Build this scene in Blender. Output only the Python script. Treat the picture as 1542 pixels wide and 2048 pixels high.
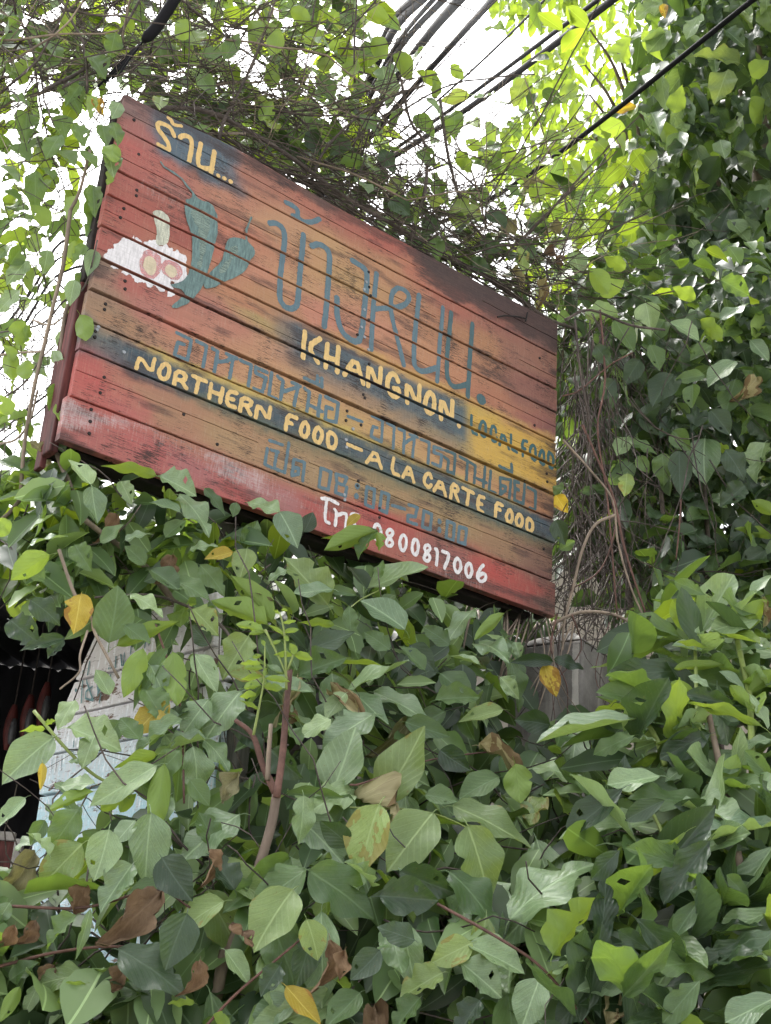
import bpy, bmesh, math, random
import numpy as np
from mathutils import Matrix, Vector, Quaternion

for o in list(bpy.data.objects): bpy.data.objects.remove(o)
scene = bpy.context.scene
C = scene.collection
random.seed(7); RS = np.random.RandomState(11)

# ------------------------------------------------------------------ camera
F = 2636.0
CAMR = np.array([[0.99742, -0.07177, 0.0], [-0.02889, -0.40154, -0.91539], [0.0657, 0.91303, -0.40258]])
CZ = 1.6
cam_d = bpy.data.cameras.new('camera'); cam = bpy.data.objects.new('camera', cam_d); C.objects.link(cam)
cam_d.sensor_fit = 'VERTICAL'; cam_d.sensor_height = 24.0; cam_d.lens = F / 2048 * 24.0
cam_d.clip_start = 0.05; cam_d.clip_end = 3000
m = Matrix([[*CAMR[i], (0, 0, CZ)[i]] for i in range(3)] + [[0, 0, 0, 1]])
cam.matrix_world = m
scene.camera = cam

# ------------------------------------------------------------------ sky, sun, exposure (bright overcast day, light from ahead-left)
SUN_AZ, SUN_EL = math.radians(-35), math.radians(58)      # azimuth from +Y towards +X
w = bpy.data.worlds.new('World'); scene.world = w; w.use_nodes = True
nt = w.node_tree; nt.nodes.clear()
sky = nt.nodes.new('ShaderNodeTexSky'); sky.sky_type = 'NISHITA'; sky.sun_disc = False
sky.sun_elevation = SUN_EL; sky.sun_rotation = SUN_AZ
sky.air_density = 1.2; sky.dust_density = 6.0; sky.ozone_density = 1.0
hs = nt.nodes.new('ShaderNodeHueSaturation'); hs.inputs['Saturation'].default_value = 0.12   # cloud cover: nearly colourless light
hs.inputs['Value'].default_value = 1.0
bg = nt.nodes.new('ShaderNodeBackground'); bg.inputs['Strength'].default_value = 0.15
wo = nt.nodes.new('ShaderNodeOutputWorld')
nt.links.new(sky.outputs[0], hs.inputs['Color']); nt.links.new(hs.outputs[0], bg.inputs[0]); nt.links.new(bg.outputs[0], wo.inputs[0])
sd = bpy.data.lights.new('sun', 'SUN'); sd.energy = 1.5; sd.angle = math.radians(22); sd.color = (1, 0.97, 0.92)
sun = bpy.data.objects.new('sun', sd); C.objects.link(sun)
sdir = Vector((math.sin(SUN_AZ) * math.cos(SUN_EL), math.cos(SUN_AZ) * math.cos(SUN_EL), math.sin(SUN_EL)))
sun.rotation_euler = sdir.to_track_quat('Z', 'Y').to_euler(); sun.location = (0, 0, 12)
scene.view_settings.view_transform = 'Standard'; scene.view_settings.look = 'None'
scene.view_settings.gamma = 1.0; scene.view_settings.use_curve_mapping = False
scene.view_settings.exposure = 1.95
scene.render.engine = 'CYCLES'
scene.cycles.max_bounces = 4; scene.cycles.diffuse_bounces = 3; scene.cycles.glossy_bounces = 2; scene.cycles.transmission_bounces = 3; scene.cycles.transparent_max_bounces = 6
scene.cycles.debug_use_spatial_splits = True
scene.cycles.use_adaptive_sampling = True; scene.cycles.adaptive_threshold = 0.03

# ------------------------------------------------------------------ helpers
def ray(px, py):
    return CAMR @ np.array([(px - 771) / F, -(py - 1024) / F, -1.0])
def at(px, py, y):
    r = ray(px, py); p = r * (y / r[1]); return Vector((p[0], p[1], p[2] + CZ))
def pxsize(y): return y / 0.93 / F                 # metres per photo pixel at depth y

# sign frame
HX = np.array([0.79975, 0.60033, 0.0]); NN = np.array([0.60033, -0.79975, 0.0])
P_BL = np.array([-0.7837, 2.8289, 1.3704 + CZ]); SW, SH = 1.6503, 1.05
def to_sign(px, py):
    r = ray(px, py); o = np.array([0, 0, CZ]); t = ((P_BL - o) @ NN) / (r @ NN); p = o + r * t - P_BL
    return np.array([p @ HX, p[2]])
def sign_y(px):
    u = to_sign(px, 800)[0]; return 2.8289 + u * HX[1]

def lin(c):
    return tuple((x / 255 / 12.92) if x / 255 <= 0.04045 else ((x / 255 + 0.055) / 1.055) ** 2.4 for x in c)
def lina(a):
    a = np.asarray(a, float) / 255; return np.where(a <= 0.04045, a / 12.92, ((a + 0.055) / 1.055) ** 2.4)

def hsh(ix, iy, s):
    n = (ix * 374761393 + iy * 668265263 + s * 1442695041) & 0xFFFFFFFF
    n = ((n ^ (n >> 13)) * 1274126177) & 0xFFFFFFFF
    return ((n ^ (n >> 16)) & 0xFFFF) / 65535.0
def vn(x, y, s=0):
    x = np.asarray(x, float); y = np.asarray(y, float)
    ix = np.floor(x).astype(np.int64); iy = np.floor(y).astype(np.int64); fx = x - ix; fy = y - iy
    fx = fx * fx * (3 - 2 * fx); fy = fy * fy * (3 - 2 * fy)
    a = hsh(ix, iy, s); b = hsh(ix + 1, iy, s); c = hsh(ix, iy + 1, s); d = hsh(ix + 1, iy + 1, s)
    return (a * (1 - fx) + b * fx) * (1 - fy) + (c * (1 - fx) + d * fx) * fy
def fbm(x, y, s=0): return 0.55 * vn(x, y, s) + 0.3 * vn(x * 2.1, y * 2.1, s + 5) + 0.15 * vn(x * 4.3, y * 4.3, s + 9)
def sst(a, b, x): t = np.clip((x - a) / (b - a), 0, 1); return t * t * (3 - 2 * t)

def mk(name, verts, faces, mat, parent=None, smooth=False, loc=None):
    me = bpy.data.meshes.new(name); me.from_pydata([tuple(v) for v in verts], [], [tuple(f) for f in faces]); me.update()
    if mat: me.materials.append(mat)
    if smooth: me.polygons.foreach_set('use_smooth', [True] * len(me.polygons))
    o = bpy.data.objects.new(name, me); C.objects.link(o)
    if parent: o.parent = parent
    if loc is not None: o.location = loc
    return o
def empty(name, loc, rot=None):
    o = bpy.data.objects.new(name, None); C.objects.link(o); o.location = loc; o.empty_display_size = 0.1
    if rot is not None: o.rotation_euler = rot
    return o
def tag(o, label=None, cat=None, group=None, kind=None):
    if label: o['label'] = label
    if cat: o['category'] = cat
    if group: o['group'] = group
    if kind: o['kind'] = kind
    return o
def box(x0, x1, y0, y1, z0, z1):
    v = [(x0, y0, z0), (x1, y0, z0), (x1, y1, z0), (x0, y1, z0), (x0, y0, z1), (x1, y0, z1), (x1, y1, z1), (x0, y1, z1)]
    f = [(0, 3, 2, 1), (4, 5, 6, 7), (0, 1, 5, 4), (1, 2, 6, 5), (2, 3, 7, 6), (3, 0, 4, 7)]
    return v, f
def bev(o, wdt=0.004, seg=2):
    b = o.modifiers.new('bevel', 'BEVEL'); b.width = wdt; b.segments = seg; b.limit_method = 'ANGLE'
def tube(pts, radii, ns=6, vo=0):
    pts = [np.array(p, float) for p in pts]; n = len(pts); V = []; Fc = []
    if np.isscalar(radii): radii = [radii] * n
    up = np.array([0.31, 0.17, 0.93]); prev = None
    for i in range(n):
        t = pts[min(i + 1, n - 1)] - pts[max(i - 1, 0)]; t = t / (np.linalg.norm(t) + 1e-9)
        a = (np.cross(t, up) if prev is None else prev - (prev @ t) * t); a = a / (np.linalg.norm(a) + 1e-9); prev = a
        b = np.cross(t, a)
        for k in range(ns):
            th = 2 * math.pi * k / ns; V.append(pts[i] + radii[i] * (math.cos(th) * a + math.sin(th) * b))
    for i in range(n - 1):
        for k in range(ns):
            k2 = (k + 1) % ns; Fc.append((vo + i * ns + k, vo + i * ns + k2, vo + (i + 1) * ns + k2, vo + (i + 1) * ns + k))
    if ns > 2:
        Fc.append(tuple(vo + k for k in reversed(range(ns)))); Fc.append(tuple(vo + (n - 1) * ns + k for k in range(ns)))
    return V, Fc
def spline(pts, per=5):
    pts = [np.array(p, float) for p in pts]
    if len(pts) < 3: return [pts[0] + (pts[-1] - pts[0]) * t for t in np.linspace(0, 1, per + 1)]
    P = [2 * pts[0] - pts[1]] + pts + [2 * pts[-1] - pts[-2]]; out = []
    for i in range(1, len(P) - 2):
        for k in range(per):
            t = k / per; a, b, c, d = P[i - 1], P[i], P[i + 1], P[i + 2]
            out.append(0.5 * (2 * b + (c - a) * t + (2 * a - 5 * b + 4 * c - d) * t * t + (3 * b - a - 3 * c + d) * t ** 3))
    out.append(pts[-1]); return out

# ------------------------------------------------------------------ materials
def newmat(name):
    m = bpy.data.materials.new(name); m.use_nodes = True; t = m.node_tree; t.nodes.clear()
    out = t.nodes.new('ShaderNodeOutputMaterial')
    return m, t, out
def N(t, typ, **kw):
    n = t.nodes.new(typ)
    for k, v in kw.items():
        if k in n.inputs.keys(): n.inputs[k].default_value = v
        else: setattr(n, k, v)
    return n
def L(t, a, b): t.links.new(a, b)
def math_n(t, op, a, b=None):
    n = t.nodes.new('ShaderNodeMath'); n.operation = op
    for i, x in enumerate((a, b)):
        if x is None: continue
        if isinstance(x, (int, float)): n.inputs[i].default_value = x
        else: t.links.new(x, n.inputs[i])
    return n.outputs[0]
def mixc(t, fac, a, b, mode='MIX'):
    n = t.nodes.new('ShaderNodeMix'); n.data_type = 'RGBA'; n.blend_type = mode
    for idx, x in ((0, fac), (6, a), (7, b)):
        if isinstance(x, (int, float)): n.inputs[idx].default_value = x
        elif isinstance(x, tuple): n.inputs[idx].default_value = (*x[:3], 1)
        else: t.links.new(x, n.inputs[idx])
    return n.outputs[2]
def ramp(t, fac, p0, p1, c0=(0, 0, 0), c1=(1, 1, 1)):
    n = t.nodes.new('ShaderNodeValToRGB'); n.color_ramp.elements[0].position = p0; n.color_ramp.elements[1].position = p1
    n.color_ramp.elements[0].color = (*c0, 1); n.color_ramp.elements[1].color = (*c1, 1); t.links.new(fac, n.inputs[0]); return n.outputs[0]
def noise(t, vec, scale, detail=4, rough=0.6, stretch=None):
    if stretch:
        mp = t.nodes.new('ShaderNodeMapping'); mp.inputs['Scale'].default_value = stretch; t.links.new(vec, mp.inputs[0]); vec = mp.outputs[0]
    n = t.nodes.new('ShaderNodeTexNoise'); n.inputs['Scale'].default_value = scale; n.inputs['Detail'].default_value = detail
    n.inputs['Roughness'].default_value = rough; t.links.new(vec, n.inputs['Vector']); return n.outputs[0]
def bump(t, h, strength, dist=0.002):
    n = t.nodes.new('ShaderNodeBump'); n.inputs['Strength'].default_value = strength; n.inputs['Distance'].default_value = dist
    t.links.new(h, n.inputs['Height']); return n.outputs[0]

def plain(name, col, rough=0.7, nscale=20, amp=0.5, bumpd=0.002, bstr=0.4, stretch=None, spec=0.3, metal=0.0):
    m, t, out = newmat(name); tc = N(t, 'ShaderNodeTexCoord').outputs['Object']
    n1 = noise(t, tc, nscale, 4, 0.65, stretch); n2 = noise(t, tc, nscale * 0.17, 2, 0.5, stretch)
    f = math_n(t, 'MULTIPLY', n1, n2)
    c = mixc(t, ramp(t, f, 0.12, 0.42), tuple(x * (1 - amp) for x in col), tuple(min(1, x * (1 + amp * 0.7)) for x in col))
    p = N(t, 'ShaderNodeBsdfPrincipled', Roughness=rough, Metallic=metal); p.inputs['Specular IOR Level'].default_value = spec
    L(t, c, p.inputs['Base Color']); L(t, bump(t, n1, bstr, bumpd), p.inputs['Normal']); L(t, p.outputs[0], out.inputs[0]); return m

def leafmat(name, cA, cB, trans, tfac=0.38, rough=0.42, blotch=0.0, blotchc=(0.30, 0.26, 0.06), spec=0.5, under=1.35, vein=0.5):
    """cA..cB = range of upper-side colour over individuals, trans = transmitted colour"""
    m, t, out = newmat(name)
    uv = N(t, 'ShaderNodeUVMap').outputs[0]; sx = N(t, 'ShaderNodeSeparateXYZ'); L(t, uv, sx.inputs[0])
    oi = N(t, 'ShaderNodeObjectInfo'); at_ = N(t, 'ShaderNodeAttribute', attribute_name='tint')
    rnd = math_n(t, 'FRACT', math_n(t, 'ADD', oi.outputs['Random'], at_.outputs['Fac']))
    rnd2 = math_n(t, 'FRACT', math_n(t, 'MULTIPLY', rnd, 7.31))
    au = math_n(t, 'ABSOLUTE', math_n(t, 'SUBTRACT', sx.outputs[0], 0.5))
    mid = math_n(t, 'SUBTRACT', 1.0, math_n(t, 'SMOOTHSTEP', au, None)) if False else None
    mr = N(t, 'ShaderNodeMapRange', interpolation_type='SMOOTHSTEP'); mr.inputs[1].default_value = 0.008; mr.inputs[2].default_value = 0.03; mr.inputs[3].default_value = 1; mr.inputs[4].default_value = 0
    L(t, au, mr.inputs[0])
    # lateral veins curve toward the tip
    ph = math_n(t, 'SUBTRACT', math_n(t, 'MULTIPLY', sx.outputs[1], 44.0), math_n(t, 'MULTIPLY', math_n(t, 'POWER', au, 0.85), 40.0))
    ph = math_n(t, 'ADD', ph, math_n(t, 'MULTIPLY', rnd, 6.0))
    sv = math_n(t, 'SINE', ph)
    mv = N(t, 'ShaderNodeMapRange', interpolation_type='SMOOTHSTEP'); mv.inputs[1].default_value = 0.9; mv.inputs[2].default_value = 1.0
    L(t, sv, mv.inputs[0])
    veins = math_n(t, 'MAXIMUM', mr.outputs[0], math_n(t, 'MULTIPLY', mv.outputs[0], 0.45))
    cxyz = N(t, 'ShaderNodeCombineXYZ'); L(t, sx.outputs[0], cxyz.inputs[0]); L(t, sx.outputs[1], cxyz.inputs[1]); L(t, math_n(t, 'MULTIPLY', rnd, 40.0), cxyz.inputs[2])
    nz = noise(t, cxyz.outputs[0], 3.2, 3, 0.6); nf = noise(t, cxyz.outputs[0], 26, 1, 0.6)
    c = mixc(t, rnd, cA, cB)
    c = mixc(t, math_n(t, 'MULTIPLY', ramp(t, nz, 0.3, 0.75), 0.55), c, tuple(x * 0.62 for x in cA))
    c = mixc(t, math_n(t, 'MULTIPLY', ramp(t, nf, 0.35, 0.7), 0.18), c, tuple(min(1, x * 1.7) for x in cB))
    c = mixc(t, 1.0, c, mixc(t, rnd2, (.62, .66, .68), (1.22, 1.18, 1.05)), 'MULTIPLY')
    c = mixc(t, math_n(t, 'MULTIPLY', ramp(t, nf, 0.70, 0.74), 0.6), c, (0.16, 0.11, 0.05))
    vc = tuple(min(1, x * 1.6 + 0.05) for x in cB)
    c = mixc(t, math_n(t, 'MULTIPLY', veins, vein), c, vc)
    if blotch > 0:
        edge = math_n(t, 'MULTIPLY', math_n(t, 'ADD', au, math_n(t, 'MULTIPLY', sx.outputs[1], 0.25)), 0.6)
        bl = ramp(t, math_n(t, 'ADD', math_n(t, 'ADD', nz, edge), math_n(t, 'MULTIPLY', rnd2, 0.3)), 1.12 - blotch * 0.35, 1.2 - blotch * 0.3)
        c = mixc(t, math_n(t, 'MULTIPLY', bl, 0.85), c, blotchc)
    geo = N(t, 'ShaderNodeNewGeometry')
    cu = mixc(t, math_n(t, 'MULTIPLY', geo.outputs['Backfacing'], 0.8), c, tuple(min(1, (0.5 * (a + b)) * under + 0.02) for a, b in zip(cA, cB)))
    p = N(t, 'ShaderNodeBsdfPrincipled', Roughness=rough); p.inputs['Specular IOR Level'].default_value = spec
    L(t, cu, p.inputs['Base Color'])
    rip = math_n(t, 'MULTIPLY', math_n(t, 'SINE', math_n(t, 'ADD', ph, 1.57)), 0.35)
    L(t, bump(t, math_n(t, 'SUBTRACT', rip, veins), 0.30, 0.0025), p.inputs['Normal'])
    tr = N(t, 'ShaderNodeBsdfTranslucent')
    tcol = mixc(t, rnd2, trans, tuple(x * 0.7 for x in trans)); tcol = mixc(t, math_n(t, 'MULTIPLY', veins, 0.4), tcol, tuple(x * 0.5 for x in trans))
    if blotch > 0: tcol = mixc(t, math_n(t, 'MULTIPLY', bl, 0.7), tcol, tuple(x * 0.9 for x in blotchc))
    L(t, tcol, tr.inputs[0])
    mx = N(t, 'ShaderNodeMixShader'); mx.inputs[0].default_value = tfac
    L(t, p.outputs[0], mx.inputs[1]); L(t, tr.outputs[0], mx.inputs[2]); L(t, mx.outputs[0], out.inputs[0]); return m

LM = {
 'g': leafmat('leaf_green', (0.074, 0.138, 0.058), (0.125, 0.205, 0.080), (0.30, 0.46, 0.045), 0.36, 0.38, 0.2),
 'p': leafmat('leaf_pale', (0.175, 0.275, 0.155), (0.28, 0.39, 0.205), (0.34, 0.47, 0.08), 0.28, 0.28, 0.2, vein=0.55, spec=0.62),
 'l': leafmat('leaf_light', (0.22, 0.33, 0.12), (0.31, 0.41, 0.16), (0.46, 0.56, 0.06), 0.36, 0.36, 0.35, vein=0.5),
 'd': leafmat('leaf_dark', (0.028, 0.056, 0.032), (0.050, 0.088, 0.046), (0.14, 0.24, 0.03), 0.28, 0.36, 0.0),  # dark leaves, albedo lowered further to stand in for shade
 'y': leafmat('leaf_young', (0.14, 0.235, 0.04), (0.20, 0.30, 0.06), (0.40, 0.53, 0.05), 0.44, 0.42, 0.2),
 'o': leafmat('leaf_yellow', (0.56, 0.38, 0.04), (0.62, 0.50, 0.09), (0.70, 0.48, 0.03), 0.40, 0.5, 0.45, (0.36, 0.17, 0.03)),
 'b': leafmat('leaf_brown', (0.17, 0.110, 0.070), (0.27, 0.18, 0.115), (0.22, 0.12, 0.05), 0.12, 0.8, 0.3, (0.10, 0.06, 0.04), spec=0.12, vein=0.15),
 't': leafmat('leaf_dry_tan', (0.26, 0.24, 0.13), (0.36, 0.32, 0.19), (0.30, 0.27, 0.08), 0.2, 0.7, 0.4, (0.16, 0.10, 0.05), spec=0.2, vein=0.25),
}
def lowmat(name, cA, cB, trans, tfac):
    m, t, out = newmat(name); at_ = N(t, 'ShaderNodeAttribute', attribute_name='tint').outputs['Fac']
    c = mixc(t, at_, cA, cB); p = N(t, 'ShaderNodeBsdfPrincipled', Roughness=0.4); p.inputs['Specular IOR Level'].default_value = 0.45; L(t, c, p.inputs['Base Color'])
    uv = N(t, 'ShaderNodeUVMap').outputs[0]; sx = N(t, 'ShaderNodeSeparateXYZ'); L(t, uv, sx.inputs[0]); au = math_n(t, 'ABSOLUTE', math_n(t, 'SUBTRACT', sx.outputs[0], 0.5))
    L(t, mixc(t, math_n(t, 'LESS_THAN', au, 0.022), c, tuple(min(1, x * 1.7 + .03) for x in cB)), p.inputs['Base Color'])
    tr = N(t, 'ShaderNodeBsdfTranslucent'); L(t, mixc(t, at_, tuple(x * .7 for x in trans), trans), tr.inputs[0]); mx = N(t, 'ShaderNodeMixShader'); mx.inputs[0].default_value = tfac
    L(t, p.outputs[0], mx.inputs[1]); L(t, tr.outputs[0], mx.inputs[2]); L(t, mx.outputs[0], out.inputs[0]); return m
LML = {'g': lowmat('far_leaf_green', (0.055, 0.11, 0.042), (0.12, 0.195, 0.07), (0.30, 0.46, 0.045), .36), 'p': lowmat('far_leaf_pale', (0.13, 0.21, 0.09), (0.22, 0.32, 0.13), (0.34, 0.48, 0.07), .3),
       'd': lowmat('far_leaf_dark', (0.020, 0.044, 0.020), (0.046, 0.082, 0.034), (0.13, 0.22, 0.03), .28), 'y': lowmat('far_leaf_young', (0.13, 0.22, 0.03), (0.22, 0.32, 0.05), (0.44, 0.58, 0.04), .5)}  # far dark leaves likewise carry shade in their colour
M_twig = plain('twig_bark', (0.105, 0.085, 0.074), 0.8, 60, 0.6)
M_twig_l = plain('twig_light_bark', (0.27, 0.215, 0.165), 0.8, 50, 0.45, stretch=(1, 1, 0.3))
M_twig_r = plain('twig_red_bark', (0.14, 0.075, 0.06), 0.7, 60, 0.5)
M_stemg = plain('green_stem', (0.22, 0.28, 0.08), 0.5, 30, 0.3)
M_bark = plain('trunk_bark', (0.22, 0.17, 0.135), 0.85, 26, 0.5, 0.004, 0.7, (1, 1, 0.35))
M_cable = plain('cable_rubber', (0.010, 0.010, 0.012), 0.75, 30, 0.3, spec=0.12)
M_conc = None

# sign paint
def paintmat(name, wear_white=True):
    m, t, out = newmat(name); tc = N(t, 'ShaderNodeTexCoord').outputs['Object']
    a = N(t, 'ShaderNodeAttribute', attribute_name='paint'); wv = N(t, 'ShaderNodeAttribute', attribute_name='wear')
    sp = N(t, 'ShaderNodeSeparateColor'); L(t, wv.outputs['Color'], sp.inputs[0])
    grain = noise(t, tc, 9, 8, 0.7, (1.3, 1, 26)); fine = noise(t, tc, 60, 4, 0.7, (0.7, 1, 9)); vert = noise(t, tc, 30, 5, 0.75, (7, 1, 0.9)); cl = noise(t, tc, 7, 4, 0.6)
    c = mixc(t, math_n(t, 'MULTIPLY', ramp(t, grain, 0.38, 0.66), 0.24), a.outputs['Color'], (0.10, 0.065, 0.055))
    c = mixc(t, math_n(t, 'MULTIPLY', ramp(t, vert, 0.52, 0.70), 0.22), c, (0.52, 0.42, 0.32))
    # bare grey wood streaks where paint has gone
    dk = math_n(t, 'MULTIPLY', ramp(t, math_n(t, 'ADD', math_n(t, 'ADD', math_n(t, 'MULTIPLY', fine, .7), math_n(t, 'MULTIPLY', grain, .3)), math_n(t, 'MULTIPLY', cl, 0.5)), 0.80, 0.86), 0.9)
    c = mixc(t, dk, c, (0.035, 0.026, 0.024))
    dw = ramp(t, math_n(t, 'ADD', math_n(t, 'MULTIPLY', sp.outputs[1], 0.42), math_n(t, 'MULTIPLY', math_n(t, 'ADD', fine, grain), 0.5)), 0.62, 0.92)
    c = mixc(t, math_n(t, 'MULTIPLY', dw, 0.85), c, (0.05, 0.034, 0.034))
    ww = ramp(t, math_n(t, 'ADD', math_n(t, 'MULTIPLY', sp.outputs[0], 0.26), math_n(t, 'MULTIPLY', math_n(t, 'ADD', vert, fine), 0.5)), 0.66, 0.84)
    c = mixc(t, math_n(t, 'MULTIPLY', ww, 0.72), c, (0.50, 0.42, 0.42))
    p = N(t, 'ShaderNodeBsdfPrincipled', Roughness=0.62); p.inputs['Specular IOR Level'].default_value = 0.25
    L(t, c, p.inputs['Base Color']); h = math_n(t, 'ADD', math_n(t, 'MULTIPLY', grain, 1.0), math_n(t, 'MULTIPLY', fine, 0.4))
    L(t, bump(t, h, 0.55, 0.0022), p.inputs['Normal']); L(t, p.outputs[0], out.inputs[0]); return m
M_paint = paintmat('weathered_paint')
def lettermat(name, col, wear=0.66, amp=0.12):
    wear -= 0.035; amp *= 1.6
    m, t, out = newmat(name); tc = N(t, 'ShaderNodeTexCoord').outputs['Object']
    grain = noise(t, tc, 9, 8, 0.7, (1.3, 1, 26)); fine = noise(t, tc, 60, 4, 0.7, (0.7, 1, 9)); vert = noise(t, tc, 26, 5, 0.7, (6, 1, 1))
    c = mixc(t, math_n(t, 'MULTIPLY', ramp(t, vert, 0.35, 0.7), 1.0), tuple(x * (1 - amp) for x in col), tuple(min(1, x * (1 + amp)) for x in col))
    c = mixc(t, math_n(t, 'MULTIPLY', ramp(t, grain, 0.45, 0.7), 0.3), c, tuple(x * 0.45 for x in col))
    p = N(t, 'ShaderNodeBsdfPrincipled', Roughness=0.55); p.inputs['Specular IOR Level'].default_value = 0.3
    L(t, c, p.inputs['Base Color']); L(t, bump(t, grain, 0.4, 0.0015), p.inputs['Normal'])
    tr = N(t, 'ShaderNodeBsdfTransparent'); mx = N(t, 'ShaderNodeMixShader')
    L(t, math_n(t, 'MULTIPLY', ramp(t, math_n(t, 'ADD', math_n(t, 'MULTIPLY', fine, 0.6), math_n(t, 'MULTIPLY', vert, 0.4)), wear - 0.05, wear + 0.05), 0.8), mx.inputs[0])
    L(t, p.outputs[0], mx.inputs[1]); L(t, tr.outputs[0], mx.inputs[2]); L(t, mx.outputs[0], out.inputs[0]); return m
PC = {'yel': lettermat('letter_cream', (0.66, 0.46, 0.19), 0.72), 'blu': lettermat('letter_blue', (0.105, 0.170, 0.205), 0.66),
      'tea': lettermat('letter_teal', (0.045, 0.115, 0.125), 0.70), 'whi': lettermat('letter_white', (0.76, 0.73, 0.74), 0.70),
      'chi': lettermat('letter_chilli', (0.13, 0.205, 0.20), 0.70, 0.25), 'gar': lettermat('letter_garlic', (0.70, 0.68, 0.70), 0.66, 0.15),
      'pin': lettermat('letter_pink', (0.62, 0.30, 0.30), 0.56, .2), 'crm': lettermat('letter_garlic_core', (0.58, 0.50, 0.36), 0.68), 'ol': lettermat('letter_garlic_neck', (0.50, 0.51, 0.42), 0.64, 0.3)}
M_darkwood = plain('old_dark_wood', (0.035, 0.028, 0.026), 0.85, 22, 0.5, stretch=(1, 1, 1))
M_redwood = plain('old_red_board', (0.10, 0.030, 0.028), 0.75, 18, 0.8, stretch=(6, 6, 0.6))
M_nail = plain('rusty_nail', (0.022, 0.016, 0.015), 0.6, 80, 0.4)
M_screw = plain('galvanised_screw', (0.30, 0.32, 0.35), 0.4, 80, 0.3, spec=0.5)
M_grey = plain('grey_timber', (0.20, 0.19, 0.18), 0.85, 14, 0.5, stretch=(6, 6, 0.5))

# ------------------------------------------------------------------ ground
m_gr, t, out = newmat('ground_concrete'); tc = N(t, 'ShaderNodeTexCoord').outputs['Object']
c = mixc(t, noise(t, tc, 1.3, 6), (0.16, 0.15, 0.135), (0.27, 0.26, 0.24)); p = N(t, 'ShaderNodeBsdfPrincipled', Roughness=0.9)
L(t, c, p.inputs['Base Color']); L(t, bump(t, noise(t, tc, 40), 0.4, 0.01), p.inputs['Normal']); L(t, p.outputs[0], out.inputs[0])
g = mk('ground', [(-400, -400, 0), (400, -400, 0), (400, 400, 0), (-400, 400, 0)], [(0, 1, 2, 3)], m_gr); tag(g, kind='structure')

# ------------------------------------------------------------------ painted wooden sign
root = bpy.data.objects.new('wooden_sign', None); C.objects.link(root)
root.matrix_world = Matrix([[HX[0], -NN[0], 0, P_BL[0]], [HX[1], -NN[1], 0, P_BL[1]], [0, 0, 1, P_BL[2]], [0, 0, 0, 1]])
tag(root, 'large painted plank signboard with Thai and English restaurant lettering, chillies and garlic', 'sign')
# plank joints as (photo y on the left edge, photo y on the right edge)
def edge_w(yl, yr):
    xl = 250 + (yl - 188) * (122 - 250) / (880 - 188); xr = 1115 + (yr - 648) * (1106 - 1115) / (1233 - 648)
    return to_sign(xl, yl)[1], to_sign(xr, yr)[1]
JO = [(188, 648), (254, 713), (336, 780), (387, 826), (450, 885), (512, 934), (576, 990), (637, 1040), (697, 1086), (791, 1164), (880, 1233)]
JW = [edge_w(*j) for j in JO]
GAP = [0, 0.0065, 0.0048, 0.0054, 0.0045, 0.0095, 0.0075, 0.0055, 0.0042, 0.0055, 0]
SPL = [0.52, 0.68, None, 0.5, 0.76, None, None, 0.38, 0.45, None]         # thin split in some boards
PROUD = [0.0, 0.003, 0.0012, 0.0022, 0.0005, 0.0028, 0.0, 0.0022, 0.001, 0.004]
def joint(k, u):
    a, b = JW[k]; v = a + (b - a) * u / SW + 0.0022 * (vn(u * 5.3, k * 3.1, 77) - 0.5)
    if k == 0: v = v + 0.017 * np.exp(-((u - 0.36) / 0.22) ** 2)
    return v
def band(px, py, pts, up, dn, soft):
    """soft mask around a polyline in photo space; up/dn half-widths"""
    P = np.array(pts, float); yc = np.interp(px, P[:, 0], P[:, 1]); d = py - yc
    nz = (fbm(px / 26, py / 9, 3) - 0.5) * 22
    return (1 - sst(dn - soft, dn + soft, d + nz)) * sst(-up - soft, -up + soft, d + nz)
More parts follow.
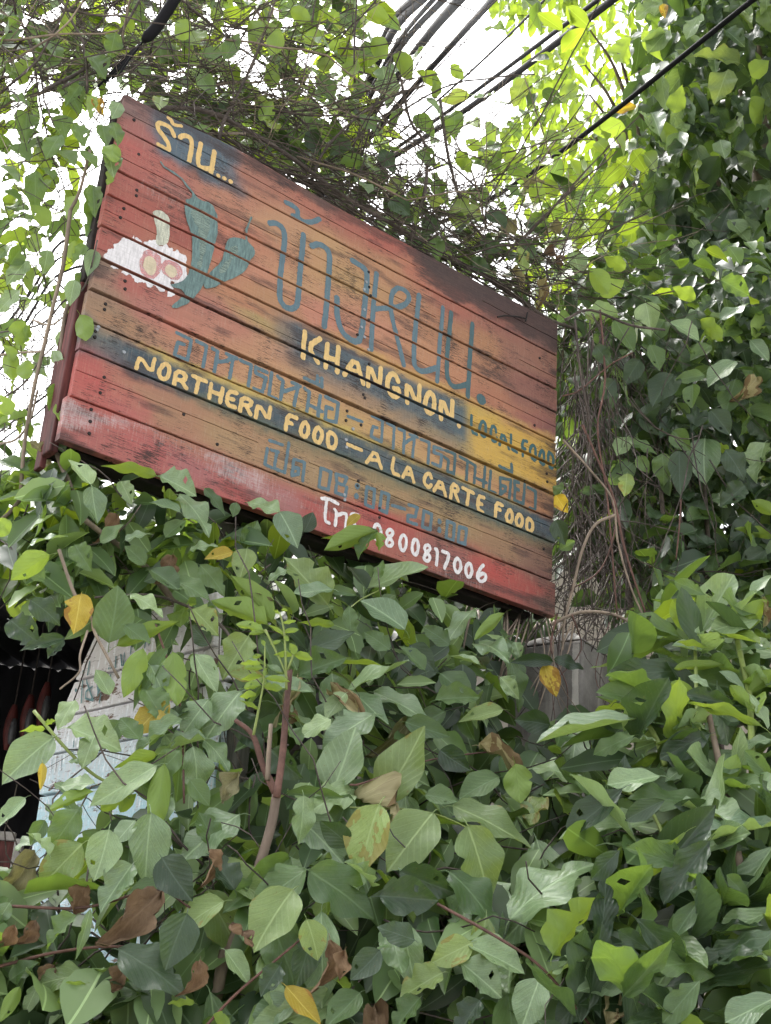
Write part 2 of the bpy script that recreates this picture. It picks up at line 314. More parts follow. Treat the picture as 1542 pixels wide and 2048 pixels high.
ANCH = [((265,222),(130,88,95)),((300,212),(176,84,84)),((255,262),(172,86,90)),((240,290),(190,76,80)),((230,345),(182,78,80)),((215,400),(184,70,72)),((200,470),(176,68,70)),((285,330),(188,84,84)),
 ((330,430),(172,66,66)),((370,470),(164,56,58)),((350,380),(170,90,90)),((195,530),(140,104,92)),((180,585),(152,112,96)),((265,570),(184,82,82)),((300,620),(188,104,100)),((165,650),(110,112,108)),((230,645),(176,122,92)),((200,615),(160,118,94)),
 ((150,722),(192,72,78)),((185,765),(198,66,74)),((145,845),(186,84,90)),((300,900),(196,80,88)),((250,815),(194,86,90)),((400,945),(186,96,106)),((560,1005),(184,104,112)),((470,985),(200,64,74)),((640,1030),(190,62,70)),
 ((760,1040),(196,58,66)),((900,1110),(158,72,78)),((1000,1150),(204,48,56)),((1060,1185),(190,48,56)),((1092,1205),(96,56,60)),((1095,1160),(120,60,64)),
 ((520,360),(172,98,86)),((480,400),(196,120,98)),((600,400),(186,98,84)),((700,445),(182,84,78)),((780,485),(190,80,74)),((870,535),(84,54,60)),((960,580),(88,52,62)),((1050,622),(104,52,62)),((1104,670),(110,54,60)),((640,395),(120,70,72)),
 ((560,450),(204,142,108)),((650,490),(204,148,104)),((760,530),(198,132,96)),((830,550),(196,104,84)),((920,610),(176,84,74)),((1000,650),(150,72,70)),((950,690),(186,118,82)),((1050,725),(150,84,74)),((1085,770),(138,66,68)),((1050,845),(164,80,76)),((1100,862),(134,60,70)),((985,800),(190,108,82)),((1085,810),(140,70,70)),
 ((600,570),(206,146,106)),((640,630),(210,126,106)),((550,600),(194,132,94)),((750,650),(208,132,106)),((850,705),(206,136,100)),((700,560),(202,150,100)),((900,740),(204,128,94)),((520,540),(206,128,104)),
 ((450,560),(204,128,98)),((480,600),(198,122,90)),((410,620),(184,104,96)),((510,640),(182,146,94)),((430,440),(200,108,88)),((440,500),(196,100,84)),
 ((360,655),(204,112,100)),((400,690),(204,134,102)),((500,740),(208,146,106)),((600,800),(212,158,106)),((700,850),(206,158,96)),((800,880),(214,160,106)),((950,955),(210,148,100)),((1060,1012),(196,122,82)),((1100,1000),(156,100,72)),((450,650),(196,116,100)),((520,690),(206,140,108)),((640,770),(210,150,104)),((860,900),(208,150,98)),
 ((960,835),(204,166,78)),((1000,872),(206,164,74)),((1085,912),(202,156,72)),((1000,925),(200,164,82)),((1092,952),(186,136,66)),((940,890),(196,160,96)),
 ((240,790),(196,92,88)),((330,835),(180,122,94)),((450,880),(182,136,98)),((600,940),(176,136,98)),((750,990),(180,140,96)),((900,1045),(176,136,92)),((1000,1090),(166,118,86)),((1085,1125),(136,86,76)),((300,800),(178,118,94)),((180,800),(196,76,80))]
AP = np.array([a[0] for a in ANCH], float); AC = lina([a[1] for a in ANCH])
HOM = None
def sign_px(u, wv):
    P = P_BL[None] + np.outer(u, HX) + np.outer(wv, [0, 0, 1.0]); P[:, 2] -= CZ
    q = P @ CAMR; return 771 + F * q[:, 0] / -q[:, 2], 1024 - F * q[:, 1] / -q[:, 2]
ALB = 0.93
def paint(u, wv):
    px, py = sign_px(u, wv)
    px = px + (fbm(u * 9, wv * 16, 31) - 0.5) * 60; py = py + (fbm(u * 6, wv * 22, 41) - 0.5) * 26
    dx = px[:, None] - AP[None, :, 0]; dy = py[:, None] - AP[None, :, 1]
    s = dy - 0.45 * dx                                     # brush direction runs along the boards
    d2 = (dx * 0.62) ** 2 + (s * 1.5) ** 2
    wt = 1 / (d2 + 60) ** 1.7; col = (wt @ AC) / wt.sum(1)[:, None]
    col = col * 0.70 + 0.30 * np.array([0.30, 0.215, 0.148])[None]; col = col * np.array([0.93, 1.05, 1.04])[None]
    pu, pv = sign_px(u, wv)
    def over(col, mask, c): return col * (1 - mask[:, None]) + np.array(lina(c))[None] * mask[:, None]
    # blue-grey ground behind the first word
    m1 = sst(285, 325, pu + (fbm(u * 20, wv * 20, 2) - .5) * 40) * (1 - sst(445, 500, pu + (fbm(u * 20, wv * 20, 4) - .5) * 50)); yc = 292 + (pu - 370) * 0.55
    m1 = m1 * (1 - sst(34, 58, (pv - yc) + (fbm(u * 30, wv * 9, 8) - .5) * 24)); col = over(col, m1 * 0.95, (82, 106, 120))
    bn = fbm(u * 40, wv * 90, 15) * 0.35
    # blue band behind KHANGNON
    m2 = band(pu, pv, [(540, 655), (590, 683), (930, 848)], 40, 38, 14) * sst(545, 600, pu + (fbm(u * 18, wv * 18, 6) - .5) * 40) * (1 - sst(920, 945, pu))
    col = over(col, m2 * (0.98 - bn * 0.5), (64, 96, 110))
    m2b = band(pu, pv, [(540, 655), (590, 690), (930, 858)], 40, 56, 18) * sst(520, 600, pu) * (1 - sst(915, 960, pu)); col = over(col, m2b * 0.45, (84, 96, 104))
    my = band(pu, pv, [(620, 655), (930, 800), (1110, 885)], 10, 7, 5) * sst(600, 700, pu); col = over(col, my * 0.55, (206, 168, 96))
    mz = band(pu, pv, [(930, 862), (1110, 940)], 50, 46, 10) * sst(925, 955, pu + (fbm(u * 20, wv * 20, 12) - .5) * 24); mz = mz * (pv > 800 + (pu - 937) * .472); col = over(col, mz * 0.8, (208, 168, 78))
    # yellow fringe and dark teal band behind NORTHERN FOOD
    mf = band(pu, pv, [(180, 655), (330, 712), (700, 862), (1090, 1040)], 7, 16, 6) * sst(250, 330, pu) * (1 - sst(1020, 1090, pu)); col = over(col, mf * 0.75, (196, 176, 96))
    m3 = band(pu, pv, [(150, 672), (330, 748), (700, 897), (1105, 1068)], 27, 27, 8); m3 = m3 * (0.55 + 0.45 * sst(180, 280, pu)); col = over(col, m3 * (0.98 - bn * 0.4), (54, 84, 98))
    m4 = band(pu, pv, [(150, 690), (330, 770), (700, 925), (1105, 1092)], 14, 16, 10) * sst(300, 420, pu); col = over(col, m4 * 0.5, (104, 112, 84))
    # whitish scraping on the lowest board, charring along the top edge and right end
    ww = band(pu, pv, [(122, 830), (300, 880), (640, 1020), (800, 1075)], 30, 20, 14) * (1 - sst(620, 820, pu)) + 0.6 * band(pu, pv, [(240, 350), (420, 440)], 14, 16, 8) * sst(250, 290, pu) * (1 - sst(380, 430, pu)) + 0.55 * (1 - sst(130, 175, pu)) * sst(690, 720, pv) + 0.6 * band(pu, pv, [(740, 1075), (1000, 1175)], 30, 30, 12) * sst(740, 800, pu) * (1 - sst(940, 1010, pu))
    dk = band(pu, pv, [(250, 192), (800, 490), (1115, 652)], 16, 12, 10) * 0.8 + band(pu, pv, [(800, 510), (1115, 676)], 30, 26, 16) * sst(800, 860, pu) * 1.0 + 0.5 * sst(1060, 1115, pu) * (fbm(u * 6, wv * 30, 55)) + 0.5 * (1 - sst(150, 240, pu)) * fbm(u * 8, wv * 34, 61)
    dk = dk + 0.75 * sst(0.48, 0.74, fbm(u * 6, wv * 34, 66))
    ww = ww * (.5 + .55 * sst(.34, .62, fbm(u * 4, wv * 14, 71))) ; col = col * ALB
    return np.clip(col, 0.005, 0.9), np.stack([np.clip(ww, 0, 1), np.clip(dk, 0, 1), 0 * ww], 1)
for k in range(10):
    nu = 250; us = np.linspace(0.002 * (k % 3) - 0.006 * (k == 9), SW + [0, -.004, .002, -.003, 0, .003, -.004, .002, -.008, .004][k], nu + 1)
    gt = GAP[k] / 2; gb = GAP[k + 1] / 2
    top = joint(k, us) - gt - 0.0012 * vn(us * 40, us * 0 + k, 5); bot = joint(k + 1, us) + gb + 0.0012 * vn(us * 40, us * 0 + k, 8)
    rows = [0, 0.014] + list(np.linspace(0.014, 0.986, 12)[1:-1]) + [0.986, 1.0]
    if SPL[k]: rows = sorted(rows + [SPL[k] - 0.012, SPL[k] + 0.012, SPL[k]])
    V = []; pr = -PROUD[k]
    for r in rows:
        wv = top + (bot - top) * r; d = np.full_like(us, pr)
        if r in (0, 1.0): d += 0.0016
        if SPL[k] and r == SPL[k]:
            d += 0.011 * sst(0.0, 0.25, vn(us * 3.1, us * 0 + k, 91)) * (vn(us * 1.6, us * 0 + k, 17) > 0.2)
        d = d + 0.002 * (vn(us * 2.2, us * 0 + k * 7, 23) - 0.5)
        V.append(np.stack([us, d, wv], 1))
    nr = len(rows); V = np.concatenate(V); n1 = nu + 1
    Fc = [(r * n1 + i, (r + 1) * n1 + i, (r + 1) * n1 + i + 1, r * n1 + i + 1) for r in range(nr - 1) for i in range(nu)]
    ring = list(range(n1)) + [r * n1 + nu for r in range(1, nr)] + [(nr - 1) * n1 + i for i in range(nu - 1, -1, -1)] + [r * n1 for r in range(nr - 2, 0, -1)]
    nb = len(V); back = V[ring].copy(); back[:, 1] = 0.022; V = np.concatenate([V, back])
    for i in range(len(ring)):
        j = (i + 1) % len(ring); Fc.append((ring[i], ring[j], nb + j, nb + i))
    o = mk('plank', V, Fc, M_paint, root)
    col, wr = paint(V[:, 0], V[:, 2]); me = o.data
    a = me.color_attributes.new('paint', 'FLOAT_COLOR', 'POINT'); a.data.foreach_set('color', np.concatenate([col, np.ones((len(col), 1))], 1).astype(np.float32).ravel())
    a = me.color_attributes.new('wear', 'FLOAT_COLOR', 'POINT'); a.data.foreach_set('color', np.concatenate([wr, np.ones((len(wr), 1))], 1).astype(np.float32).ravel())
def part_box(name, x0, x1, y0, y1, z0, z1, mat, parent=root, bw=0.004):
    v, f = box(x0, x1, y0, y1, z0, z1); o = mk(name, v, f, mat, parent)
    if bw: bev(o, bw)
    return o
# box behind the boards: inner battens, side boards, back boards
DB = 0.122
part_box('frame_rail', 0.03, SW - 0.03, 0.024, 0.066, SH - 0.075, SH - 0.012, M_darkwood)
part_box('frame_rail', 0.03, SW - 0.03, 0.024, 0.066, 0.02, 0.075, M_darkwood)
for x in (0.035, 0.79, SW - 0.075): part_box('batten', x, x + 0.045, 0.024, 0.064, 0.08, SH - 0.08, M_darkwood)
part_box('side_board', -0.012, 0.010, 0.030, 0.080, -0.02, 0.46, M_redwood)
part_box('side_board', -0.008, 0.008, 0.084, DB, -0.045, 0.36, M_redwood)
part_box('side_board', -0.006, 0.010, 0.030, 0.066, 0.47, SH - 0.03, M_darkwood)
part_box('side_board', SW - 0.022, SW - 0.004, 0.030, 0.066, 0.0, SH - 0.02, M_darkwood)
for k in range(5):
    d0 = DB + 0.003 if k < 2 else 0.069
    part_box('back_board', 0.004, SW - 0.004, d0, d0 + 0.012, k * SH / 5 + 0.003, (k + 1) * SH / 5 - 0.003, M_darkwood)
part_box('bottom_board', 0.02, SW - 0.03, 0.068, DB, 0.004, 0.022, M_darkwood)

# painted lettering, traced strokes -> outlines cut at the plank joints
ZT = {'A': (290, 220, 7.71), 'B': (520, 390, 6.425), 'C': (680, 500, 4.819), 'D': (590, 650, 4.535), 'E': (920, 800, 7.71), 'F': (330, 650, 4.168), 'G': (690, 810, 3.855),
      'H': (250, 690, 3.505), 'I': (690, 870, 3.855), 'J': (510, 860, 3.505), 'K': (620, 980, 4.168), 'L': (200, 320, 4.819)}
def z2p(z, p): a = ZT[z]; return a[0] + p[0] / a[2], a[1] + p[1] / a[2]
def segdist(X, Y, pl):
    d = np.full(X.shape, 9.0)
    if len(pl) == 1: return np.hypot(X - pl[0][0], Y - pl[0][1])
    for (ax, ay), (bx, by) in zip(pl[:-1], pl[1:]):
        vx, vy = bx - ax, by - ay; l2 = vx * vx + vy * vy + 1e-12; t = np.clip(((X - ax) * vx + (Y - ay) * vy) / l2, 0, 1)
        d = np.minimum(d, np.hypot(X - ax - t * vx, Y - ay - t * vy))
    return d
def polydist(X, Y, pg):
    d = segdist(X, Y, list(pg) + [pg[0]]); ins = np.zeros(X.shape, bool); n = len(pg)
    for i in range(n):
        x1, y1 = pg[i]; x2, y2 = pg[(i + 1) % n]
        cnd = ((y1 > Y) != (y2 > Y)) & (X < (x2 - x1) * (Y - y1) / (y2 - y1 + 1e-12) + x1); ins ^= cnd
    return np.where(ins, -d, d)
def sm(pl, it=1):
    if len(pl) < 3: return pl
    closed = abs(pl[0][0] - pl[-1][0]) + abs(pl[0][1] - pl[-1][1]) < 1e-6
    for _ in range(it):
        q = []
        rng = pl[:-1] if closed else pl
        for i in range(len(rng) if closed else len(rng) - 1):
            a = rng[i]; b = rng[(i + 1) % len(rng)]
            q += [(a[0] * .75 + b[0] * .25, a[1] * .75 + b[1] * .25), (a[0] * .25 + b[0] * .75, a[1] * .25 + b[1] * .75)]
        pl = q + [q[0]] if closed else [pl[0]] + q + [pl[-1]]
    return pl
def field_mesh(name, sdf, x0, x1, z0, z1, mat, res=0.003, lift=0.0009, parent=root, label=None):
    nx = max(3, int((x1 - x0) / res)); nz = max(3, int((z1 - z0) / res))
    xs = np.linspace(x0, x1, nx + 1); zs = np.linspace(z0, z1, nz + 1); X, Z = np.meshgrid(xs, zs, indexing='ij')
    S = sdf(X, Z); V = []; Fc = []; cache = {}
    kk = np.zeros(X.shape, int); jw = np.stack([joint(k, X.ravel()).reshape(X.shape) for k in range(11)])
    for k in range(1, 10): kk += (Z < jw[k])
    for k in range(1, 10): S = np.maximum(S, GAP[k] / 2 + 0.0014 - np.abs(Z - jw[k]))
    def vid(key, x, z, k):
        if key not in cache:
            cache[key] = len(V); V.append((x, -PROUD[k] + 0.002 * (float(vn(x * 2.2, k * 7, 23)) - 0.5) - lift, z))
        return cache[key]
    inside = S < 0
    cells = np.argwhere(inside[:-1, :-1] | inside[1:, :-1] | inside[:-1, 1:] | inside[1:, 1:])
    for i, j in cells:
        cs = [(i, j), (i + 1, j), (i + 1, j + 1), (i, j + 1)]; poly = []; k = int(kk[i, j])
        for a in range(4):
            p, q = cs[a], cs[(a + 1) % 4]; sp_, sq = S[p], S[q]
            if sp_ < 0: poly.append(vid((p, k), X[p], Z[p], k))
            if (sp_ < 0) != (sq < 0):
                t = sp_ / (sp_ - sq); key = (min(p, q), max(p, q), k)
                poly.append(vid(key, X[p] + t * (X[q] - X[p]), Z[p] + t * (Z[q] - Z[p]), k))
        if len(poly) >= 3: Fc.append(poly)
    if not Fc: return None
    o = mk(name, V, Fc, mat, parent)
    if label: o['label'] = label
    return o
def letter(z, colr, hw, strokes, name='letter', smooth=1, rag=0.0019):
    pls = []
    for s in strokes:
        h = hw
        if isinstance(s, tuple): h, s = s
        P = [z2p(z, p) for p in s]; uvp = [tuple(to_sign(*p)) for p in P]
        a = to_sign(*P[0]); b = to_sign(P[0][0] + 5, P[0][1]); c2 = to_sign(P[0][0], P[0][1] + 5)
        sc = 0.5 * (np.linalg.norm(b - a) * 0.78 + np.linalg.norm(c2 - a)) / 5
        pls.append((sm(uvp, smooth), h / ZT[z][2] * sc))
    al = np.array([p for pl, _ in pls for p in pl]); pad = max(h for _, h in pls) + 0.006
    def f(X, Z):
        S = np.full(X.shape, 9.0)
        for pl, h in pls: S = np.minimum(S, segdist(X, Z, pl) - h)
        return S + rag * 2 * (fbm(X * 120, Z * 120, 7) - 0.5)
    return field_mesh(name, f, al[:, 0].min() - pad, al[:, 0].max() + pad, al[:, 1].min() - pad, al[:, 1].max() + pad, PC[colr])
TXT = [
('A','yel',38,[[[(445,395),(400,280),(300,215),(215,195),(185,230),(210,310),(290,410),(365,520),(370,600),(350,620),(205,535)]],
 [(26,[(350,120),(425,165),(405,200),(460,235),(560,245)])],[[(545,420),(570,395),(640,395),(710,440),(725,510),(715,600),(680,800)]],
 [[(860,520),(800,840),(900,905),(1040,900)],[(1070,640),(1015,975)]],[[(1130,1010)]],[[(1225,1055)]],[[(1320,1105)]]]),
('B','blu',40,[[[(120,370),(200,365),(280,420),(310,520),(300,680),(250,1080),(240,1330),(290,1430),(380,1475),(460,1440),(480,1370),(550,520)]],
 [(34,[(335,95),(430,140),(490,200),(480,280),(420,265)]),(34,[(480,290),(570,350),(680,350),(760,310)])],
 [[(660,660),(740,635),(840,680),(890,770),(880,1000),(860,1300),(820,1690)]],
 [[(1180,850),(1360,960),(1370,1100),(1300,1850),(1220,1900),(1090,1820),(1020,1700),(980,1550),(985,1330)]]]),
('C','blu',26,[[[(345,235),(320,480),(295,960)],[(330,570),(470,560),(600,550),(665,480),(645,410),(570,365),(510,390),(480,470),(490,620),(540,820),(610,1110)]],
 [[(755,440),(710,900),(705,1080),(730,1150),(800,1180),(920,1140)],(22,[(985,560),(930,1270)])]]),
('C','tea2',24,[[[(1065,610),(1030,1000),(1020,1200),(1050,1290),(1110,1330),(1210,1300)],[(1270,715),(1225,1410)]],[(50,[(1350,1438),(1360,1445)])]]),
('D','yel',24,[[[(90,65),(65,300)],[(225,125),(120,190),(200,345)]],[[(295,175),(270,385)],[(395,205),(375,430)],[(285,290),(385,325)]],[[(440,455),(555,290),(610,535)],(18,[(490,400),(590,430)])],
 [[(655,555),(670,340),(760,590),(780,395)]],[[(935,510),(905,440),(850,455),(830,560),(860,640),(920,660),(950,590),(900,575)]],[[(1010,705),(1015,505),(1115,750),(1130,555)]],
 [[(1215,605),(1175,690),(1185,790),(1230,810),(1265,740),(1255,640),(1215,605)]],[[(1315,850),(1325,650),(1415,895),(1425,695)]],[[(1480,918)]]]),
('E','tea',25,[[[(170,245),(165,500),(245,535)]],[[(340,320),(290,420),(300,530),(370,590),(390,480),(385,370),(340,320)]],[[(550,500),(530,400),(480,420),(460,560),(500,650),(545,640),(560,590)]],
 [[(595,700),(655,490),(740,760)],[(625,620),(700,650)]],[[(780,540),(775,760),(865,810)]],[[(955,870),(955,620),(1030,645)],[(955,740),(1000,755)]],
 [[(1110,690),(1065,780),(1090,900),(1150,945),(1160,820),(1150,720),(1110,690)]],[[(1255,770),(1215,860),(1220,960),(1280,1020),(1290,900),(1285,800),(1255,770)]],[[(1360,1040),(1350,800),(1420,840),(1440,960),(1420,1060),(1360,1040)]]]),
('F','blu',17,[[[(100,65),(220,125),(185,295),(80,250),(105,145),(160,165)]],[[(265,135),(345,175),(315,365)]],[[(395,195),(440,220),(405,415)],[(425,310),(520,300),(555,275)],[(510,240),(600,280)],[(565,290),(535,465)]],
 [[(630,295),(720,335),(690,530)]],[[(850,395),(755,350),(755,400),(845,440),(810,560),(740,530)]],[[(890,400),(865,590),(935,620)]],[[(940,430),(985,465),(960,640)],[(985,555),(1110,515)],[(1060,480),(1130,510)],[(1105,530),(1070,700)]],
 [[(1165,530),(1205,560),(1180,740)],[(1295,590),(1275,760)],[(1190,660),(1310,720)]],[[(1155,445),(1290,510)],[(1300,450),(1300,520)],[(1265,430),(1262,490)]],[[(1340,600),(1445,650),(1425,810),(1335,790),(1345,680),(1395,700)]]]),
('G','blu',13,[[[(20,85),(135,130)]],[[(205,85),(290,120),(280,285),(200,240),(215,165),(250,175)]],[[(325,140),(380,170),(370,340)]],[[(415,185),(460,200),(450,375)],[(455,300),(540,240)],[(500,230),(560,250)],[(535,250),(520,405)]],
 [[(585,265),(650,290),(640,450)]],[[(755,345),(685,320),(685,365),(745,385),(735,475),(675,450)]]]),
('G','tea2',13,[[[(775,350),(850,380),(840,530),(790,510),(800,430),(765,400)]],[[(885,400),(945,430),(935,590)]],[[(960,440),(1005,470),(995,610)],[(1080,480),(1065,640)],[(1005,560),(1090,600)]],
 [[(1125,510),(1110,660),(1160,680)]],[[(1200,690),(1195,560),(1280,580),(1265,730)],[(1195,690),(1235,660),(1240,630),(1210,620)]],[[(1185,475),(1280,520),(1278,460)]],[[(1340,600),(1305,585),(1310,640),(1340,655)],[(1310,650),(1305,735),(1375,760),(1385,610)]],[[(1410,635),(1470,665),(1465,810),(1425,795)]]]),
('H','yel',16,[[[(75,165),(100,75),(180,200),(205,100)]],[[(270,130),(230,190),(245,240),(285,245),(310,185),(300,140),(270,130)]],[[(340,280),(355,180),(425,210),(415,255),(355,245)],[(385,250),(425,305)]],[[(470,220),(565,260)],[(515,245),(490,335)]],
 [[(600,275),(585,375)],[(680,310),(660,405)],[(590,325),(670,355)]],[[(775,340),(720,325),(705,420),(765,440)],[(715,375),(755,385)]],[[(800,465),(815,365),(885,395),(875,430),(810,420)],[(840,425),(875,490)]],[[(910,510),(930,410),(1000,535),(1015,440)]],
 [[(1120,595),(1135,490),(1200,515)],[(1130,545),(1165,555)]],[[(1255,535),(1220,600),(1240,645),(1270,645),(1285,580),(1255,535)]],[[(1345,570),(1315,640),(1335,685),(1365,685),(1380,615),(1345,570)]],[[(1415,715),(1420,605),(1475,640),(1475,700),(1450,730),(1415,715)]]]),
('I','yel',15,[[[(15,75),(120,120)]],[[(160,215),(230,115),(275,260)],[(190,190),(255,200)]],[[(370,180),(355,290),(410,315)]],[[(440,325),(490,230),(525,365)],[(460,300),(510,310)]],[[(660,330),(645,290),(610,320),(605,375),(640,410),(660,390)]],
 [[(680,430),(735,340),(770,470)],[(700,400),(750,415)]],[[(810,490),(820,375),(870,405),(860,440),(820,430)],[(840,440),(870,515)]],[[(905,410),(985,450)],[(950,435),(935,545)]],[[(1065,485),(1025,470),(1015,575),(1055,595)],[(1020,525),(1050,535)]],
 [[(1155,635),(1160,520),(1210,545)],[(1160,570),(1190,580)]],[[(1265,570),(1235,630),(1250,675),(1275,680),(1290,620),(1265,570)]],[[(1340,605),(1310,655),(1325,705),(1350,715),(1368,655),(1340,605)]],[[(1395,735),(1400,640),(1440,665),(1445,720),(1425,750),(1395,735)]]]),
('J','blu',13,[[[(85,130),(66,242),(110,262)]],[[(110,140),(160,155)],[(150,155),(132,270),(205,300),(235,95)]],[[(100,75),(190,105)]],[[(330,360),(345,230),(270,205),(255,320),(300,310),(305,270),(275,265)]],
 [[(460,270),(530,295),(510,420),(445,400),(460,270)]],[[(565,310),(640,335),(620,390),(570,370),(565,310)],[(570,380),(560,440),(630,465),(640,400)]],[(20,[(715,393),(712,398)]),(20,[(708,463),(706,468)])],[[(780,400),(835,420),(825,545),(770,525),(780,400)]],
 [[(885,435),(935,455),(920,580),(870,560),(885,435)]],[[(960,530),(1045,555)]],[[(1075,525),(1135,545),(1120,610),(1070,600),(1065,640),(1130,665)]],[[(1180,570),(1235,590),(1225,700),(1170,680),(1180,570)]],[(18,[(1290,640),(1289,645)]),(18,[(1290,700),(1288,705)])],
 [[(1345,640),(1395,660),(1385,780),(1335,760),(1345,640)]],[[(1430,680),(1480,695),(1470,800),(1420,785),(1430,680)]]]),
('K','whi',15,[[[(90,75),(140,75),(225,120)],[(130,95),(120,180),(115,260),(150,280)]],[[(195,165),(215,190),(200,300)],[(215,215),(270,195),(300,210),(285,335)]],[[(390,215),(335,200),(330,240),(370,290),(350,350),(325,345)]],
 [[(545,285),(520,330),(520,400),(560,430),(585,370),(575,310),(545,285)]],[[(660,325),(625,355),(650,400),(685,440),(660,480),(620,455),(645,405),(690,365),(660,325)]],[[(765,370),(735,430),(745,500),(775,515),(795,450),(790,395),(765,370)]],[[(865,410),(840,460),(845,530),(875,550),(895,490),(890,430),(865,410)]],
 [[(970,455),(940,485),(960,525),(995,560),(975,600),(935,580),(955,530),(1000,490),(970,455)]],[[(1035,495),(1055,500),(1045,630)]],[[(1095,515),(1160,535),(1110,655)]],[[(1225,560),(1190,610),(1200,680),(1230,695),(1255,640),(1225,560)]],[[(1320,600),(1285,650),(1295,720),(1325,735),(1345,670),(1320,600)]],
 [[(1435,630),(1400,670),(1380,730),(1410,770),(1450,755),(1460,715),(1430,695),(1395,720)]]]),
]
PC['tea2'] = lettermat('letter_blue_teal', (0.062, 0.118, 0.132), 0.68)
for z, colr, hw, lts in TXT:
    for s in lts:
        sq = z in 'FGJ'
        letter(z, colr, hw, s, smooth=0 if sq else 2 if z in 'ABCK' else 1)
def blob(z, colr, pg, name, lift, label=None, extra=None, rag=0.003, rs=70):
    pts = [tuple(to_sign(*z2p(z, p))) for p in pg]; pts = sm(pts + [pts[0]], 1)[:-1]; al = np.array(pts)
    st = []
    for h, s in (extra or []): st.append(([tuple(to_sign(*z2p(z, p))) for p in s], h / ZT[z][2] * 0.00138)); al = np.concatenate([al, np.array(st[-1][0])])
    def f(X, Z):
        S = polydist(X, Z, pts)
        for pl, h in st: S = np.minimum(S, segdist(X, Z, pl) - h)
        return S + rag * 2 * (fbm(X * rs, Z * rs, 9) - 0.5)
    return field_mesh(name, f, al[:, 0].min() - .01, al[:, 0].max() + .01, al[:, 1].min() - .01, al[:, 1].max() + .01, PC[colr], 0.004, lift, label=label)
blob('L','gar',[(220,750),(330,760),(450,790),(540,800),(640,830),(740,900),(830,960),(855,1040),(840,1160),(790,1180),(700,1190),(650,1220),(760,1290),(680,1310),(590,1270),(480,1210),(340,1170),(200,1070),(120,1040),(60,950),(70,880),(130,845),(170,820)],'painted_garlic',0.0009,'white painted garlic bulb',rag=0.020,rs=58)
blob('L','ol',[(495,500),(560,485),(640,520),(680,600),(660,680),(665,750),(645,820),(545,835),(530,770),(545,700),(520,600)],'painted_garlic_neck',0.0013)
def ell(cx, cy, rx, ry, n=20): return [(cx + rx * math.cos(2 * math.pi * i / n), cy + ry * math.sin(2 * math.pi * i / n) + 0.25 * rx * math.cos(2 * math.pi * i / n)) for i in range(n)]
blob('L','pin',ell(485,1010,112,145),'painted_clove',0.0013,rag=0.009,rs=40); blob('L','pin',ell(690,1070,110,95),'painted_clove',0.0017,rag=0.009,rs=40)
blob('L','crm',ell(478,1020,66,92),'painted_clove_core',0.0021); blob('L','crm',ell(682,1072,62,58),'painted_clove_core',0.0021)
blob('L','chi',[(800,385),(870,380),(885,320),(960,400),(1060,420),(1110,500),(1135,600),(1120,750),(1080,920),(1030,1060),(1010,1180),(960,1260),(870,1370),(760,1430),(690,1435),(680,1410),(760,1350),(830,1270),(650,1210),(760,1190),(840,1130),(870,1020),(885,850),(870,700),(820,560)],'painted_chilli',0.0025,'long grey-green painted chilli',[(11,[(575,30),(610,80),(700,130),(780,190),(830,260),(890,330)])],0.002)
blob('L','chi',[(1210,800),(1250,750),(1320,750),(1410,780),(1490,870),(1490,920),(1430,980),(1410,1060),(1330,1120),(1180,1190),(1080,1240),(990,1245),(1010,1140),(1060,1080),(1150,1000),(1190,900)],'painted_chilli',0.0029,'short grey-green painted chilli',[(11,[(1450,560),(1400,680),(1405,770)])],0.002)
PC['chl'] = lettermat('letter_chilli_light', (0.20, 0.27, 0.235), 0.58, 0.25)
blob('L','chl',[(860,480),(960,470),(1050,560),(1060,700),(1010,880),(960,1060),(930,1040),(950,860),(930,700),(880,580)],'painted_chilli_highlight',0.0031,rag=0.012,rs=30)
blob('L','chl',[(1240,830),(1320,820),(1340,900),(1280,980),(1180,1080),(1120,1110),(1190,1020),(1230,940)],'painted_chilli_highlight',0.0034,rag=0.01,rs=30)
# nails and screws
def nail(px, py, mat, r=0.0042, nm='nail'):
    u, wv = to_sign(px, py); k = sum(1 for i in range(1, 10) if wv < joint(i, u)); d = -PROUD[k] - 0.0022
    n = 8; V = [(u + r * math.cos(2 * math.pi * i / n), d, wv + r * math.sin(2 * math.pi * i / n)) for i in range(n)] + [(u + 1.2 * r * math.cos(2 * math.pi * i / n), d + 0.0025, wv + 1.2 * r * math.sin(2 * math.pi * i / n)) for i in range(n)]
    Fc = [tuple(range(n - 1, -1, -1))] + [(i, (i + 1) % n, n + (i + 1) % n, n + i) for i in range(n)]
    mk(nm, V, Fc, mat, root)
for p in [(268,240),(276,310),(273,381),(272,392),(247,418),(240,436),(249,563),(249,579),(211,608),(209,619),(190,663),(189,675),(208,755),(200,786),(181,820),(179,844),(177,868),(736,545),(737,575),(737,640),(714,670),(738,728),(725,790),(728,797),(694,822),(692,841),(716,962),(714,972),(758,1017),(757,1036),(434,889),(367,829),(740,592),(1092,948),(1093,964),(1087,1098),(1068,851),(1078,717),(722,850)]: nail(*p, M_nail)
for p in [(731,565),(727,580),(728,620),(722,655),(728,675),(736,700),(706,858),(692,895),(691,880),(689,1000),(688,990),(196,655),(193,660),(247,705)]: nail(*p, M_screw, 0.0046, 'screw')
# bent wire hook on the upper right board
pts = [(990,637),(1005,634),(1030,636),(1048,640),(1050,628),(1046,645)]
V, Fc = tube([np.array([to_sign(*p)[0], -0.012, to_sign(*p)[1]]) for p in pts], 0.003, 5); mk('wire_hook', V, Fc, M_nail, root)
